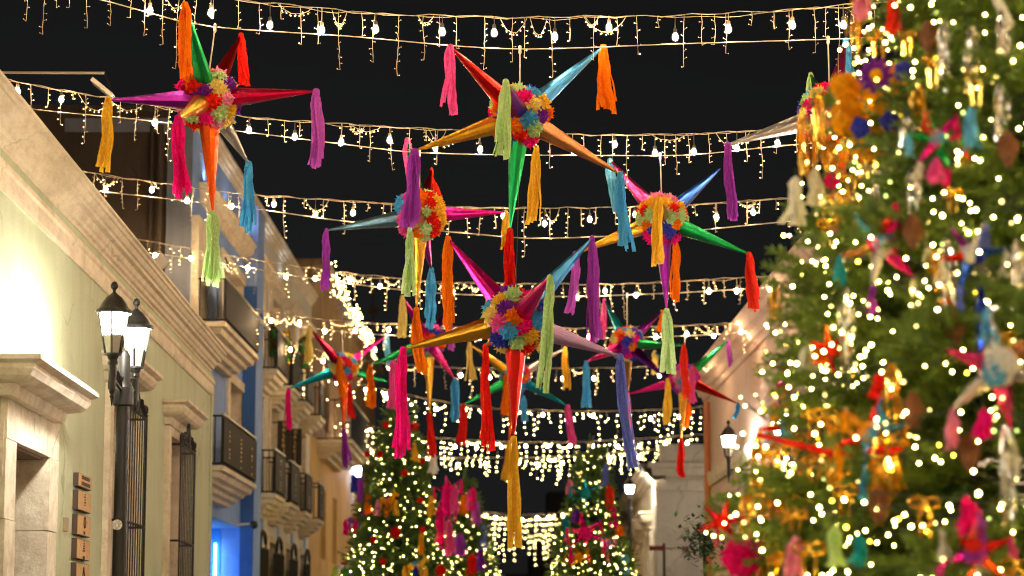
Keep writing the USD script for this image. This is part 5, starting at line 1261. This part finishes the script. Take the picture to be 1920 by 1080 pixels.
# ------------------------------------------------------------------ people far down the street
def person(u, v, Y, label, cloth, seed, facing=0):
    hd = P(u, v, Y); g = gz(Y) + (.0); h = 1.68; base = np.array([hd[0], Y, max(g, hd[2] - h)])
    import manifold3d as m3
    def sph(c, r): return m3.Manifold.sphere(r, 10).translate(list(map(float, c)))
    def bone(a, ra, b, rb): return m3.Manifold.batch_hull([sph(a, ra), sph(b, rb)])
    J = lambda x, y, z: base + [x, y, z * h / 1.7]
    body = m3.Manifold.batch_boolean([bone(J(0, 0, .95), .15, J(0, 0, 1.35), .17), bone(J(-.17, 0, 1.4), .07, J(.17, 0, 1.4), .07), bone(J(0, 0, 1.4), .07, J(0, 0, 1.52), .055),
        bone(J(-.19, 0, 1.38), .055, J(-.24, -.03, 1.1), .045), bone(J(-.24, -.03, 1.1), .042, J(-.22, -.12, .88), .035), bone(J(.19, 0, 1.38), .055, J(.24, -.03, 1.1), .045), bone(J(.24, -.03, 1.1), .042, J(.22, -.1, .86), .035),
        bone(J(-.09, 0, .92), .09, J(-.1, -.02, .5), .065), bone(J(-.1, -.02, .5), .06, J(-.1, .02, .08), .04), bone(J(.09, 0, .92), .09, J(.1, .03, .5), .065), bone(J(.1, .03, .5), .06, J(.1, .08, .08), .04),
        bone(J(-.1, .02, .05), .045, J(-.1, -.12, .04), .04), bone(J(.1, .08, .05), .045, J(.1, -.06, .04), .04)], m3.OpType.Add)
    t = Thing('person', label, 'person', base)
    mm = body.to_mesh(); t.part('body', (mm.vert_properties[:, :3], mm.tri_verts), cloth, smooth=60)
    head = m3.Manifold.batch_boolean([bone(J(0, 0, 1.62), .095, J(0, -.015, 1.55), .075), bone(J(0, -.1, 1.59), .015, J(0, -.115, 1.565), .018), bone(J(-.1, .0, 1.6), .02, J(-.1, .01, 1.57), .016), bone(J(.1, .0, 1.6), .02, J(.1, .01, 1.57), .016)], m3.OpType.Add).to_mesh()
    t.part('head', (head.vert_properties[:, :3], head.tri_verts), M_SKIN, smooth=60)
    hair = bone(J(0, .02, 1.655), .098, J(0, .045, 1.58), .085).to_mesh(); t.part('hair', (hair.vert_properties[:, :3], hair.tri_verts), M_HAIR, smooth=60)
for i, (u, v, Y, lab, cl) in enumerate(((1192, 1066, 70, 'person in dark clothes, left one below the street lamp', M_CLOTHDARK), (1234, 1062, 68, 'person standing left of the golden glow by the corner house', M_CLOTHDARK), (1248, 1064, 70, 'person in blue standing beside the one by the corner house', M_CLOTHBLUE),
        (1278, 1070, 66, 'person standing below the leafy plant near the pink house', M_CLOTHDARK), (1312, 1074, 66, 'person standing near the edge of the right tree', M_CLOTHBLUE))):
    person(u, v, Y, lab, cl, i)
# red awning signs and a bushy plant by the corner house
t = Thing('street_sign', 'thin dark post with two red flat signs before the corner house', 'sign', P(1245, 1080, 52)); a = P(1245, 1028, 52)
t.part('post', tube([(a[0], 52, gz(52)), a + [0, 0, .1]], .03, 6), M_IRON); t.part('board', box(a[0] - .32, a[0] + .02, 51.9, 51.96, a[2] - .05, a[2] + .05), plain('dark_red_board', S(120, 40, 30), .6)); t.part('board', box(a[0] + .38, a[0] + .52, 51.9, 51.96, a[2] - .07, a[2] + .03), plain('dark_red_board', S(120, 40, 30), .6))
t.part('arm', tube([a, a + [.5, 0, 0]], .012, 4), M_IRON)
t = Thing('leafy_plant', 'dark leafy plant jutting out at the left edge of the right tree', 'plant', P(1312, 1100, 30)); r = random.Random(8); lv = []
pp = P(1318, 1010, 30); st_ = []
for i in range(420):
    c = pp + [r.gauss(0, .12), r.gauss(0, .13), r.gauss(-.02, .15)]; d = np.array([r.uniform(-1, 1), r.uniform(-1, 1), r.uniform(-.6, .6)]); s = np.cross(d, [0, 0, 1.]); s /= np.linalg.norm(s); d = d / np.linalg.norm(d)
    lv.append((np.array([c, c + d * .05 + s * .025, c + d * .11, c + d * .05 - s * .025]), np.array([[0, 1, 2], [0, 2, 3]])))
t.part('leaf', cat(*lv), plain('dark_leaf', (.03, .06, .02), .5), kind='stuff'); t.part('stem', tube([(pp[0] + .05, 30, gz(30)), pp + [.03, 0, -.5], pp + [0, 0, .1]], [.05, .03, .01], 6), M_BARK)
t.part('pot', lathe([(.16, 0), (.24, .4), (.26, .42), (.22, .42), (.2, .36)], (pp[0] + .05, 30, gz(30) + .0), 14), plain('clay_pot', S(150, 84, 54), .7), smooth=40)
